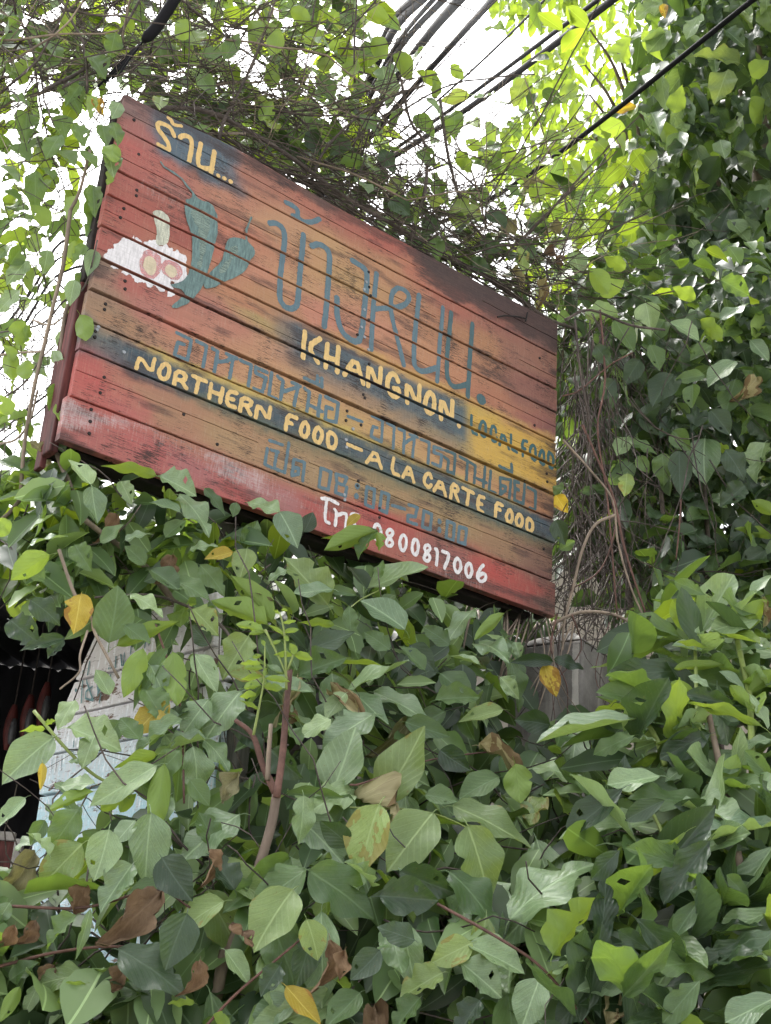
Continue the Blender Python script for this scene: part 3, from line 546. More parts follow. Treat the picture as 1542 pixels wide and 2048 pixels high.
#@@PART2
# ------------------------------------------------------------------ leaves: a few shared leaf meshes
SHP = {'ov': (0.72, 1.02), 'el': (0.85, 0.92), 'ob': (1.10, 0.80), 'la': (0.85, 0.95), 'ht': (0.58, 1.0)}
def leaf_geo(shape, nl, nw, curl, fold, wave, seed, bites=(), twist=0.0, crump=0.0, pet=0.16):
    a, b = SHP[shape]; rs = np.random.RandomState(seed); ph = rs.rand() * 6; k = 5 + rs.rand() * 5; pk = a / (a + b); mx = pk ** a * (1 - pk) ** b
    V = []; UV = []; bow = (rs.rand() - .5) * 0.16
    for i in range(nl + 1):
        v = i / nl; hw = 0.5 * (v ** a) * ((1 - v) ** b) / mx
        for j in range(-nw, nw + 1):
            s = j / nw; h = hw
            if abs(j) == nw:
                h *= 1 + 0.03 * math.sin(v * 17 + ph + s)
                for (bv, bs, bd) in bites:
                    if bs * s > 0: h *= 1 - bd * math.exp(-((v - bv) / 0.05) ** 2)
            x = s * h; z = fold * abs(x) - curl * v * v + wave * abs(s) * math.sin(k * v * 2 + ph + (2 if s > 0 else 0)) * (0.3 + hw)
            z += 0.018 * math.sin(v * 40 - abs(s) * 7) * abs(s) * (1 - abs(s)) * 4 * (nl > 7)
            x += bow * v * (1 - v) * 2; th = twist * v; x, z = x * math.cos(th) - z * math.sin(th), x * math.sin(th) + z * math.cos(th)
            if crump: z += crump * (vn(v * 5 + seed, s * 2.5, seed) - 0.5) * 2 + crump * (vn(v * 11, s * 5, seed + 3) - .5); x *= 1 - 0.4 * crump * 3 * vn(v * 4, 0, seed); x += crump * 0.5 * (vn(v * 6, s, seed + 8) - .5)
            V.append((x, v, z)); UV.append((0.5 + 0.5 * s * (hw / 0.5), v))
    m = 2 * nw + 1; Fc = [(i * m + j, i * m + j + 1, (i + 1) * m + j + 1, (i + 1) * m + j) for i in range(nl) for j in range(2 * nw)]
    if nl > 10 and seed % 3 == 0: Fc.pop(2 * nw * rs.randint(4, nl - 3) + rs.choice([1, 2 * nw - 2]))
    if pet:
        n0 = len(V)
        for t in (0.0, 0.5, 1.0):
            y = 0.02 - pet * t; zz = -0.12 * t * t; r = 0.011
            for q in range(3): V.append((r * math.cos(q * 2.1), y, zz + r * math.sin(q * 2.1))); UV.append((0.5, 0.0))
        for i in range(2):
            for q in range(3): Fc.append((n0 + i * 3 + q, n0 + i * 3 + (q + 1) % 3, n0 + (i + 1) * 3 + (q + 1) % 3, n0 + (i + 1) * 3 + q))
    return np.array(V), Fc, np.array(UV)
def leaf_mesh(name, geo, mat):
    V, Fc, UV = geo; me = bpy.data.meshes.new(name); me.from_pydata(V.tolist(), [], Fc); me.update()
    uvl = me.uv_layers.new(name='UVMap'); li = np.zeros(len(me.loops), int); me.loops.foreach_get('vertex_index', li); uvl.data.foreach_set('uv', UV[li].astype(np.float32).ravel())
    me.polygons.foreach_set('use_smooth', [True] * len(me.polygons)); me.materials.append(mat); return me
GEO = {}
for sh in SHP:
    GEO[sh] = [leaf_geo(sh, 14, 3, [0.10, 0.22, 0.05, 0.32, -0.06, 0.16][q], [0.28, 0.16, 0.36, 0.10, 0.22, 0.5][q], [0.05, 0.09, 0.03, 0.12, 0.07, 0.10][q], q * 17 + len(sh) + ord(sh[0]),
               [(), ((0.42, 1, 0.35),), (), ((0.7, -1, 0.4),), (), ((0.55, 1, 0.5), (0.3, -1, .25))][q], [0, 0.3, -0.25, 0.1, 0.4, -0.5][q]) for q in range(6)]
GEO['dry'] = [leaf_geo('el', 12, 4, 0.5 * q - 0.4, 0.9, 0.16, 90 + q, ((0.6, 1, 0.6), (0.3, -1, 0.5)), 0.9, 0.16) for q in range(5)]
LOW = {sh: [leaf_geo(sh, 8, 1, [0.1, 0.3, 0.2][q], [0.3, 0.15, 0.4][q], 0.04, q, (), [0, .3, -.3][q], 0, 0) for q in range(3)] for sh in SHP}
LMESH = {}
def get_mesh(shape, q, kind):
    key = (shape, q, kind)
    if key not in LMESH: LMESH[key] = leaf_mesh('leaf', GEO[shape][q], LM[kind])
    return LMESH[key]
class Plant:
    def __init__(s, name, label, cat, base, group=None):
        s.root = empty(name, base); tag(s.root, label, cat, group); s.base = Vector(base); s.low = {}; s.n = 0
    def leaf(s, B, T, width, nrm, shape='ov', kind='g', q=None, name='leaf'):
        B = Vector(B); T = Vector(T); ax = T - B; Ln = ax.length; ax.normalize(); nrm = Vector(nrm); nrm = nrm - ax * nrm.dot(ax)
        if nrm.length < 1e-4: nrm = Vector((0.1, -1, 0.3)).cross(ax)
        nrm.normalize(); xx = ax.cross(nrm); M = Matrix((xx, ax, nrm)).transposed()
        if kind in 'bt': shape = 'dry'
        if q is None: q = random.randrange(len(GEO[shape]))
        o = bpy.data.objects.new(name, get_mesh(shape, q, kind)); C.objects.link(o); o.parent = s.root
        M4 = Matrix.Translation(B - s.base) @ M.to_4x4() @ Matrix.Diagonal((width, Ln, (width + Ln) / 2, 1)); o.matrix_local = M4; s.n += 1; return o
    def lowleaf(s, B, ax, Ln, width, nrm, shape, kind):
        ax = np.array(ax, float); ax /= np.linalg.norm(ax); nrm = np.array(nrm, float); nrm -= ax * (nrm @ ax); nrm /= np.linalg.norm(nrm) + 1e-9; xx = np.cross(ax, nrm)
        V, Fc, UV = LOW[shape][random.randrange(3)]
        P = np.array(B)[None] + np.outer(V[:, 0] * width, xx) + np.outer(V[:, 1] * Ln, ax) + np.outer(V[:, 2] * (width + Ln) / 2, nrm)
        s.low.setdefault(kind, []).append((P, Fc, UV, random.random()))
    def finish(s, nm='leaf_mass'):
        for kind, lst in s.low.items():
            Vs = []; Fs = []; Us = []; Ts = []; off = 0
            for P, Fc, UV, tn in lst: Vs.append(P); Fs += [tuple(i + off for i in f) for f in Fc]; Us.append(UV); Ts.append(np.full(len(P), tn)); off += len(P)
            o = bpy.data.objects.new(nm, leaf_mesh(nm, (np.concatenate(Vs) - np.array(s.base)[None], Fs, np.concatenate(Us)), LML[kind])); C.objects.link(o); o.parent = s.root
            at_ = o.data.attributes.new('tint', 'FLOAT', 'POINT'); at_.data.foreach_set('value', np.concatenate(Ts).astype(np.float32)); o['kind'] = 'stuff'
    def stem(s, pts, r0, r1=None, mat=None, ns=6, name='stem', per=5):
        P = spline(pts, per); r1 = r0 if r1 is None else r1; rad = [(r0 + (r1 - r0) * i / (len(P) - 1)) * (0.96 + 0.08 * random.random()) for i in range(len(P))]
        P = [np.array(p) - np.array(s.base) for p in P]; V, Fc = tube(P, rad, ns); return mk(name, V, Fc, mat or M_twig, s.root, True)
    def twigs(s, lst, mat, name='twig_tangle', ns=3):
        lst = [(P, r) for P, r in lst if not any(before_sign(q) for q in P)]
        V = []; Fc = []
        for P, r in lst:
            P = [np.array(p) - np.array(s.base) for p in P]; n = len(P); v, f = tube(P, [r * (1 - 0.5 * i / n) for i in range(n)], ns, len(V)); V += v; Fc += f
        o = mk(name, V, Fc, mat, s.root, True); o['kind'] = 'stuff'; return o
def before_sign(q):
    q = np.array(q); d = (q - P_BL) @ NN
    if d <= 0: return False
    o = np.array([0, 0, CZ]); r = q - o; t = ((P_BL - o) @ NN) / (r @ NN); p = o + r * t - P_BL
    return 0.03 < p @ HX < SW + .01 and -0.01 < p[2] < SH - .02
CAMP = Vector((0, 0, CZ))
def proj(q):
    c = (np.array(q) - np.array([0, 0, CZ])) @ CAMR; return 771 + F * c[0] / -c[2], 1024 - F * c[1] / -c[2]
def placed(plant, spec, depth, shape='ov', jit=0.05):
    """hand-placed leaves: base x y, tip x y (photo), width, kind; depth(px,py) = distance in front of the camera"""
    for ln in spec.strip().splitlines():
        for it in ln.split(';'):
            it = it.split()
            if not it: continue
            bx, by, tx, ty, wd = map(float, it[:5]); kind = it[5]; shp = it[6] if len(it) > 6 else shape
            y = depth((bx + tx) / 2, (by + ty) / 2) + random.uniform(-jit, jit); ps = pxsize(y); Lp = math.hypot(tx - bx, ty - by) * ps
            dl = random.uniform(-0.1, 0.35) * Lp
            B = at(bx, by, y + dl * .5); T = at(tx, ty, y - dl * .5); vw = (CAMP - B).normalized(); rv = Vector((random.uniform(-.35, .35), random.uniform(-.2, .2), random.uniform(-.2, .2)))
            if kind == 'y' or shp == 'un': n = Vector((0, 0.15, 0.75)) - vw * 0.75 + rv
            elif kind == 'p': n = Vector((0, 0, 0.95)) + vw * 0.75 + rv * .7
            elif kind == 'd': n = Vector((0, 0, 0.25)) + vw * 1.0 + rv
            else: n = Vector((0, 0, 0.6)) + vw * 0.85 + rv
            if shp == 'un': shp = shape
            ax = (T - B).normalized(); n2 = (n - ax * n.dot(ax)).normalized(); c = max(0.55, abs(n2.dot(vw)))
            plant.leaf(B, T, min(wd * ps / c, 0.68 * (T - B).length if shp != 'ob' else .46 * (T - B).length), n, shp, kind)
def rnd_dir(plant, droop=0.7, out=0.5):
    return np.array([random.gauss(0, .6), random.gauss(-out, .4), random.gauss(-droop, .45)])
def rnd_n(kind):
    if kind == 'y': return np.array([random.gauss(0, .35), random.gauss(0.35, .35), 1.0])
    return np.array([random.gauss(0, .45), random.gauss(-0.55, .4), random.uniform(.3, 1.0)])
def pick(mix): 
    r = random.random() * sum(mix.values())
    for k, v in mix.items():
        r -= v
        if r <= 0: return k
    return k
def fill(plant, n, xr, yr, depth, size, mix, cond=None, low=True, shape='ov', ar=0.52, droop=0.7, out=0.5):
    c = 0; tries = 0
    while c < n and tries < n * 30:
        tries += 1; px = random.uniform(*xr); py = random.uniform(*yr)
        if cond and not cond(px, py): continue
        y = depth(px, py); B = at(px, py, y); Ln = random.uniform(*size); k = pick(mix); d = rnd_dir(plant, droop, out); wd = Ln * random.uniform(ar - .08, ar + .1)
        sh = shape if isinstance(shape, str) else random.choice(shape)
        if low: plant.lowleaf(B, d, Ln, wd, rnd_n(k), sh, k)
        else: d = Vector(d).normalized(); plant.leaf(B, B + d * Ln, wd, rnd_n(k), sh, k)
        c += 1
def walk(p, d, n, step, wob, grav=0.0):
    P = [np.array(p, float)]; d = np.array(d, float); d /= np.linalg.norm(d)
    for _ in range(n):
        d = d + RS.normal(0, wob, 3) + np.array([0, 0, grav]); d /= np.linalg.norm(d); P.append(P[-1] + d * step)
    return P
def lerp(a, b, t): t = max(0, min(1, t)); return a + (b - a) * t
def top_edge(px): return 188 + 0.534 * (px - 250) if px > 250 else 188 - 0.0 * px
def bot_edge(px): return 880 + 0.359 * (px - 122)

# ---- hedge vine in front of and under the sign
hd = lambda px, py: lerp(min(sign_y(min(max(px, 100), 1180)), 3.7) - 0.13, 2.25 + 0.1 * abs(px - 700) / 700, (py - 1010) / 850)
hedge = Plant('climbing_vine', 'dense broad-leaved vine hedge spilling over below the painted sign, with browned dry leaves', 'vine', (-0.1, 3.1, 0))
placed(hedge, '''
183 970 138 917 38 p;313 952 204 923 30 y;317 952 393 985 35 p;183 972 193 1047 46 p;241 962 263 1007 28 p;360 1024 300 1000 34 p;358 990 430 1050 50 p;409 977 453 1025 22 g;473 1005 465 1035 20 g;560 1025 495 988 56 p
559 1024 595 1094 42 p;607 1065 627 1023 36 d;488 1097 518 1040 40 g;494 1097 478 1159 48 l;466 1104 408 1117 28 o;575 1139 530 1155 34 p;656 1210 572 1104 78 l;721 1073 642 1073 16 y;750 1062 646 1100 36 y;752 1058 711 1113 46 g
753 1063 763 1104 20 y;720 1030 692 1052 18 o;736 1177 852 1125 48 p;755 1159 763 1117 22 g;810 1259 721 1193 50 p;701 1261 700 1209 34 g;713 1191 641 1175 20 g;666 1178 585 1191 26 p;669 1250 598 1240 20 y;616 1298 710 1266 46 d
595 1353 688 1311 55 g;546 1243 462 1150 42 y;536 1250 426 1198 36 y;544 1227 500 1183 30 t;384 1218 436 1267 46 l;497 1272 442 1353 96 l;400 1318 429 1379 36 g;484 1383 402 1460 48 p;697 1379 821 1327 50 p;692 1386 650 1438 32 p
747 1384 877 1434 42 p;711 1386 774 1452 64 p;663 1438 595 1464 30 p;749 1428 642 1483 46 p;810 1444 900 1470 42 g;665 1585 707 1449 108 p;763 1606 853 1455 92 l;759 1608 716 1752 86 l;866 1624 772 1749 76 l;935 1650 990 1797 92 l
905 1612 1065 1672 58 l;617 1740 755 1826 96 g;758 1792 878 1802 80 d;798 1744 912 1789 60 d;613 1739 500 1809 62 g;586 1779 507 1899 82 l;613 1838 636 1922 54 l;607 1591 605 1687 46 p;565 1590 691 1594 16 g;899 1744 1010 1840 62 g
1009 1226 944 1280 20 y;1088 1330 1115 1392 46 o;1108 1318 1171 1332 26 d;1106 1323 1023 1323 24 d;1005 1280 1022 1314 22 p;1030 1284 1040 1316 20 p;1000 1354 1038 1397 26 p;958 1491 1072 1536 46 t;1030 1527 1043 1612 82 y
1065 1536 1180 1540 48 p;881 1347 942 1403 38 g;1007 1419 917 1442 34 l;998 1554 917 1594 44 g;850 1590 915 1602 40 g;1105 1910 1190 1785 108 y;1020 1838 1162 1696 84 p;1080 1955 1042 2062 112 p;935 1890 1052 1945 74 p;920 1925 1006 1992 64 p
945 1885 858 1930 46 l;885 1945 795 1990 62 l;720 1985 650 2052 82 g;590 2000 500 2052 72 p;572 1972 640 2052 42 o;450 1900 502 1965 72 p;660 1880 664 1988 44 b;1190 1870 1232 1945 52 t;840 1995 780 2060 60 g;960 2000 910 2070 70 d
156 1619 93 1700 76 g;165 1687 67 1774 76 l;218 1659 187 1762 88 p;265 1728 196 1818 56 p;265 1728 252 1770 36 g;302 1625 294 1767 74 p;480 1628 349 1700 62 p;324 1715 383 1799 80 d;448 1802 352 1861 62 l;324 1784 218 1890 60 b
174 1765 150 1832 50 b;72 1840 47 1897 42 b;72 1706 20 1787 48 t;181 1818 154 1921 20 p;168 1949 59 1958 44 l;170 1967 109 2005 46 y;78 1967 47 2030 26 p;40 1973 0 2045 26 y;168 1975 95 2050 56 p;190 1986 145 2055 72 g
311 1970 207 2014 42 p;333 2001 280 2055 56 l;389 2006 335 1999 16 y;426 2030 464 2048 36 y;374 1827 333 1939 80 d;237 1899 367 1970 66 d;152 1830 84 1896 42 g;285 1830 215 1870 60 d;20 1805 -10 1850 30 p;51 1595 -8 1655 32 p
218 1286 235 1168 94 g;162 1188 150 1260 46 o;233 1292 358 1240 38 y;286 1296 246 1399 42 y;308 1303 263 1405 26 y;336 1296 262 1418 28 g;345 1302 352 1424 42 y;336 1402 265 1461 62 o;389 1309 436 1380 36 p;480 1384 402 1465 52 p
417 1399 361 1467 52 p;134 1455 244 1493 60 p;107 1474 3 1564 68 p;90 1458 39 1458 15 y;90 1450 112 1438 12 y;162 1524 136 1518 26 p;85 1525 82 1580 15 o;367 1437 280 1443 22 p;364 1438 255 1511 38 p;414 1477 294 1505 32 p
386 1493 405 1598 62 p;408 1480 467 1530 50 p;314 1508 230 1539 32 y;329 1527 305 1677 38 y;314 1530 180 1617 40 p;311 1533 226 1592 36 p;190 1567 118 1564 40 p;187 1583 95 1619 20 y;240 1625 272 1586 24 y;200 1618 240 1605 20 y;480 1545 440 1605 44 t
150 1400 110 1450 36 p;240 1440 200 1500 44 g;300 1330 330 1390 40 p;270 1560 330 1610 44 g;130 1600 170 1650 44 p;230 1540 260 1600 36 p;360 1500 300 1560 44 g;90 1640 60 1690 36 g;250 1250 300 1290 44 g;120 1660 90 1600 40 p;190 1470 160 1530 42 p;280 1480 240 1430 40 g;220 1390 190 1340 40 p;330 1470 370 1520 44 p;150 1590 110 1560 38 p;270 1640 230 1690 50 p;200 1660 150 1720 44 g;340 1590 300 1650 46 p;380 1560 420 1610 46 g;290 1380 330 1440 40 g;100 1710 60 1660 40 p
110 1930 70 1985 40 b;250 1930 225 1985 38 b;420 1700 440 1760 36 b;30 1850 10 1905 34 b;130 1690 100 1745 34 t;460 1850 490 1905 34 b;20 1040 -15 1075 50 y;60 1090 130 1060 52 p;100 1110 20 1160 46 y;60 1060 110 1030 44 p;250 1080 300 1060 40 p;330 1075 372 1040 42 g;200 1085 250 1050 44 g;380 1100 430 1080 40 p;345 1110 325 1165 36 b;235 1030 215 1075 36 b;300 1140 360 1180 40 g;400 1130 450 1180 36 g
290 1130 250 1090 42 g;260 1190 330 1215 44 p;420 1290 380 1250 40 d;350 1160 420 1190 38 g;150 1090 180 1140 44 g;90 1160 40 1130 46 g;60 1200 120 1240 44 d;130 1275 37 1298 30 d;128 1280 92 1315 30 d;20 1240 80 1290 50 d
470 1420 520 1500 48 d;540 1500 600 1560 52 d;600 1490 560 1440 46 g;850 1340 800 1290 42 g;900 1290 850 1250 34 g;960 1330 900 1310 36 p;870 1400 960 1390 34 g;820 1290 870 1340 42 d;780 1300 730 1260 40 g;1100 1450 1030 1440 50 d;880 1500 940 1540 46 d;700 1690 640 1640 50 d
470 1780 420 1700 60 d;430 1690 400 1620 60 g;560 1930 520 1990 60 d;760 1900 700 1960 70 d;830 1880 760 1850 66 d;1180 1990 1110 2050 70 d;1240 1990 1200 2060 40 t;690 1900 670 1960 40 b;400 1920 390 1990 44 b;20 1960 70 1920 40 g;30 1700 80 1660 36 p
''', hd, 'ov', 0.045)
# a loose random layer between and behind the traced leaves
in_hedge = lambda px, py: py > max(900, bot_edge(px)) + 18 and not (60 < px < 330 and 1250 < py < 1620) and not (px < 190 and 1150 < py < 1720) and not (1020 < px < 1270 and 1240 < py < 1430)
rest = max(0, 299 - hedge.n)
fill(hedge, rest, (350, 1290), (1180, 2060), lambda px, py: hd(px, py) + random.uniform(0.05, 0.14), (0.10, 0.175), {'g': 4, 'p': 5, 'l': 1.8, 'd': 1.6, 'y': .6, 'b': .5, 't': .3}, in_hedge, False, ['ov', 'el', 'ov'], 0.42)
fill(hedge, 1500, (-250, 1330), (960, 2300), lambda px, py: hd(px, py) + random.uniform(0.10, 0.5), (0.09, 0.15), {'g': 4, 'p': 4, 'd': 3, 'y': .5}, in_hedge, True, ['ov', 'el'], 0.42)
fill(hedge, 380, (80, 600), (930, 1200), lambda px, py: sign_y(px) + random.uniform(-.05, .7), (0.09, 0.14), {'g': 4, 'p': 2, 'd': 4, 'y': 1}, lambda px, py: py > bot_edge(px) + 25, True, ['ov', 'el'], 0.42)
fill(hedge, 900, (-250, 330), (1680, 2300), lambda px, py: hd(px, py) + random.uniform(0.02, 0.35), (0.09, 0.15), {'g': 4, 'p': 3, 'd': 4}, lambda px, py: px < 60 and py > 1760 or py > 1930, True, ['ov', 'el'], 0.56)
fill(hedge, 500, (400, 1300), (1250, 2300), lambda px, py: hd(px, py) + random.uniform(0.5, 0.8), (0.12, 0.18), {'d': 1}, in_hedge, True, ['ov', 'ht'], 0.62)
# foliage below the frame down to the ground
for _ in range(900):
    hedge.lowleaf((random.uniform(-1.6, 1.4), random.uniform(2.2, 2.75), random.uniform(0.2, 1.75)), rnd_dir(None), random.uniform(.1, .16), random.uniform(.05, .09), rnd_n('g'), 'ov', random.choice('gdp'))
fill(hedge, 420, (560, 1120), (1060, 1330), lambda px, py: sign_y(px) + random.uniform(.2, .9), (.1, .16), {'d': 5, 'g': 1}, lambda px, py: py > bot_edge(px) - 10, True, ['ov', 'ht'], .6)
tw = []
for _ in range(260):
    px = random.uniform(-50, 1350); py = random.uniform(1000, 2050)
    if not in_hedge(px, py): continue
    p = at(px, py, hd(px, py) + random.uniform(0.1, .35)); tw.append((walk(p, (random.gauss(0, 1), random.gauss(0, .4), random.gauss(0.1, .8)), 7, random.uniform(.03, .07), .25, -.03), random.uniform(.0012, .003)))
tw = [(P, r) for P, r in tw if all(proj(q)[1] > bot_edge(proj(q)[0]) + 8 for q in P)]
for _ in range(160):
    px = random.uniform(560, 1130); p = at(px, bot_edge(px) + random.uniform(10, 130), sign_y(px) + random.uniform(.15, .6)); tw.append((walk(p, (random.gauss(0, 1), random.gauss(0, .3), random.gauss(-.2, .7)), 7, random.uniform(.02, .05), .2), random.uniform(.0014, .0032)))
hedge.twigs(tw, M_twig, 'twig_tangle')
def pxs(pts, dd): return [tuple(at(x, y, dd(x, y) if callable(dd) else dd)) for x, y in pts]
for pts, r, mt in [([(118,1100),(150,1190),(184,1238),(189,1264),(237,1356)],.0045,M_twig_l),([(311,1250),(351,1369),(364,1448),(368,1606)],.003,M_twig_r),([(68,1422),(131,1496),(193,1553),(260,1580)],.004,M_stemg),([(10,1812),(170,1815),(310,1780),(380,1815)],.0028,M_twig_r),
  ([(-10,1935),(110,1905),(219,1893),(300,1900)],.003,M_twig_r),([(875,1808),(995,1875),(1087,1939),(1180,2050)],.003,M_twig_r),([(175,1262),(160,1310),(158,1345),(120,1378)],.0028,M_twig_l),([(400,2065),(470,1990),(540,1930),(600,1880)],.0026,M_twig_r),
  ([(700,1570),(730,1565),(860,1520),(1010,1500)],.0025,M_twig_r),([(470,1290),(440,1250),(380,1215),(300,1190),(190,1195)],.004,M_twig),([(760,1180),(720,1200),(690,1225)],.002,M_stemg),([(700,1615),(860,1625),(1000,1690)],.002,M_stemg)]:
    hedge.stem(pxs(pts, lambda x, y: hd(x, y) + 0.03), r, r * .7, mt)
for q in range(26):                                                      # dry straw-like stems under the sign's right end
    x0 = random.uniform(930, 1120); x1 = x0 - random.uniform(-20, 90)
    yt = max(1190, bot_edge(x0)) + random.uniform(4, 30); hedge.stem(pxs([(x0, yt), ((x0 + x1) / 2 + random.uniform(-20, 20), (yt + 1390) / 2), (x1, random.uniform(1350, 1420))], lambda x, y: (3.86 if y < bot_edge(x) + 40 else 3.6) + random.uniform(-.03, .06)), random.uniform(.002, .005), .0015, M_twig_l if q % 3 else M_twig, 5, per=4)
for bx, by in ((-0.6, 2.9), (-0.1, 2.95), (0.35, 3.0), (0.75, 3.05)):     # rooted main stems hidden in the leaves
    hedge.stem([(bx, by, 0), (bx + .05, by - .05, .8), (bx - .04, by + .03, 1.5), (bx + .06, by, 2.2)], .014, .006, M_twig, 7, 'main_stem')
for q in range(9):                                                      # thin stems hanging over the pillar
    x0 = random.uniform(1060, 1250); hedge.stem(pxs([(x0, 1236 + random.uniform(-8, 14)), (x0 + random.uniform(-25, 25), 1300), (x0 + random.uniform(-40, 30), 1370), (x0 + random.uniform(-50, 40), 1450)], lambda x, y: 3.68 + random.uniform(-.05, .02)), random.uniform(.0016, .0035), .001, [M_twig, M_twig_l, M_twig_r][q % 3], 5, per=4)
hedge.finish()

# ---- sapling with reddish stem and fresh shoots growing through the hedge
sap = Plant('sapling', 'slender sapling with pale trunk and fresh yellow-green shoots growing through the vine hedge', 'sapling', (at(430, 2000, 2.35).x, 2.35, 0))
sdp = 2.40
sdp = 2.46
T0 = pxs([(430,2010),(462,1900),(500,1790),(540,1660),(553,1590)], sdp)
sap.stem([(at(430, 2000, 2.35).x, 2.35, 0), (T0[0][0] - .02, 2.33, 0.9)] + T0, .013, .0085, M_bark, 9, 'trunk')
sap.stem(pxs([(553,1595),(566,1500),(572,1420),(580,1340)], sdp - .01), .0075, .0055, M_twig_r, 8, 'branch')
sap.stem(pxs([(553,1590),(525,1530),(505,1470),(470,1440)], sdp + .02), .008, .004, M_twig_r, 7, 'branch')
sap.stem(pxs([(535,1560),(538,1500),(542,1448)], sdp + .01), .005, .004, M_twig_l, 6, 'branch')
sdp = 2.40
for pts in ([(573,1379),(569,1269),(559,1224)], [(507,1470),(520,1405),(528,1357),(530,1292)], [(530,1259),(560,1320),(575,1357)], [(575,1340),(590,1300),(588,1290)]): sap.stem(pxs(pts, sdp - .03), .0028, .0014, M_stemg, 5, 'shoot')
Zs = lambda x, y: '%g %g' % (400 + x / 3.084, 1000 + y / 3.084)
for b, tpt, wd in [((395,810),(225,760),14),((400,815),(300,825),10),((380,1010),(240,995),11),((390,1040),(270,1030),12),((385,1085),(245,1115),15),((400,1085),(410,1035),10),((400,1100),(560,1115),12),((375,1145),(265,1155),13),((390,1150),(510,1155),14),((350,1200),(240,1205),16),((520,830),(420,770),9),((510,760),(590,740),8),((515,815),(610,800),9),((575,960),(700,975),16),((575,960),(450,945),14),((585,955),(560,880),24),((490,700),(450,680),8),((500,680),(545,680),8),((380,960),(320,970),9),((520,840),(545,870),9),((360,1290),(240,1240),12),((400,900),(380,860),8),((430,890),(500,870),7)]:
    placed(sap, '%s %s %g y' % (Zs(*b), Zs(*tpt), wd), lambda x, y: sdp - .03, 'la', .01)

# ---- shrub on the right with long spoon-shaped leaves
sh_d = lambda px, py: lerp(2.75, 2.15, (py - 1150) / 850)
shrub = Plant('broadleaf_shrub', 'bright green shrub with long spoon-shaped leaves at the right edge', 'shrub', (1.0, 2.7, 0))
placed(shrub, '''
1278 1435 1072 1478 56 p;1362 1274 1264 1232 46 g;1374 1270 1346 1198 38 y;1392 1286 1467 1142 52 p;1422 1309 1346 1286 28 p;1415 1295 1355 1279 17 y;1383 1340 1227 1340 46 d;1346 1384 1214 1353 16 y;1390 1383 1341 1365 34 y;1420 1375 1380 1345 30 p
1453 1330 1346 1334 20 y;1372 1397 1313 1393 20 p;1471 1411 1372 1386 42 d;1524 1453 1378 1392 32 y;1411 1458 1332 1435 32 p;1420 1470 1313 1492 20 y;1313 1481 1257 1481 22 p;1270 1470 1186 1499 50 g;1548 1478 1462 1485 32 p;1422 1467 1322 1516 50 d
1397 1520 1325 1551 32 p;1323 1551 1213 1574 30 p;1432 1615 1270 1569 34 g;1439 1600 1469 1511 30 y;1246 1576 1132 1667 74 d;1250 1510 1246 1570 90 d;1453 1627 1351 1610 30 d;1560 1650 1403 1668 76 p;1370 1665 1255 1775 28 y;1500 1390 1542 1450 38 p
1520 1240 1425 1250 40 p;1548 1690 1462 1808 92 p;1552 1820 1440 1862 58 p;1420 1680 1325 1800 74 d;1270 1835 1370 1932 70 d;1480 1270 1530 1200 34 y;1475 1275 1430 1230 34 p;1480 1300 1545 1290 40 p;1495 1390 1550 1340 36 y;1490 1380 1440 1340 34 p;1545 1560 1490 1500 40 g;1500 1420 1460 1370 30 y
1500 1700 1420 1660 60 d;1540 1900 1460 1960 70 p;1400 1800 1350 1870 66 g;1300 1900 1240 1860 60 d;1560 1990 1450 2050 90 p;1400 1960 1330 2040 80 g;1480 1880 1400 1930 70 d;1525 1195 1530 1255 40 t;1290 1950 1300 2030 60 d;1360 1740 1300 1690 54 d;1240 1700 1180 1760 60 d;1548 1600 1500 1570 50 g
1330 1600 1250 1640 50 d;1200 1600 1150 1560 50 g;1545 1150 1500 1190 44 p;1410 1190 1350 1160 40 g;1548 1350 1510 1330 40 p;1360 1440 1300 1410 30 g;1475 1560 1400 1590 44 g;1500 1800 1450 1750 60 g
''', sh_d, 'ob', 0.05)
in_shrub = lambda px, py: px > 1240 - (py - 1300) * 0.12 and py > 1190 + abs(px - 1450) * 0.15
fill(shrub, 110, (1150, 1600), (1230, 2060), lambda px, py: sh_d(px, py) + random.uniform(0.05, 0.15), (0.13, 0.19), {'g': 4, 'p': 3, 'd': 4, 'y': .8}, in_shrub, False, ['ob', 'el'], 0.36, -0.1, 0.45)
fill(shrub, 900, (1150, 1900), (1200, 2350), lambda px, py: sh_d(px, py) + random.uniform(0.12, 0.7), (0.12, 0.19), {'g': 4, 'p': 2, 'd': 7, 'y': .3}, in_shrub, True, ['ob', 'el'], 0.34, 0.0, 0.4)
for _ in range(350): shrub.lowleaf((random.uniform(0.7, 1.8), random.uniform(2.3, 2.9), random.uniform(0.2, 1.75)), rnd_dir(None), random.uniform(.1, .16), random.uniform(.05, .08), rnd_n('g'), 'ob', random.choice('gdp'))
for pts, r0, r1, mt in [([(1480,1750),(1460,1615),(1436,1516),(1415,1418)],.009,.006,M_bark),([(1505,1560),(1499,1397),(1485,1330),(1471,1265)],.007,.006,M_stemg),([(1330,1530),(1313,1478),(1281,1425)],.0065,.005,M_stemg),([(1450,1600),(1400,1480),(1390,1290)],.005,.004,M_stemg),([(1340,1700),(1300,1620),(1246,1576)],.004,.003,M_stemg)]:
    shrub.stem(pxs(pts, lambda x, y: sh_d(x, y) + .04), r0, r1, mt, 7, 'branch')
b0 = at(1480, 1750, sh_d(1480, 1750) + .04); b1 = at(1505, 1560, sh_d(1505, 1560) + .04)
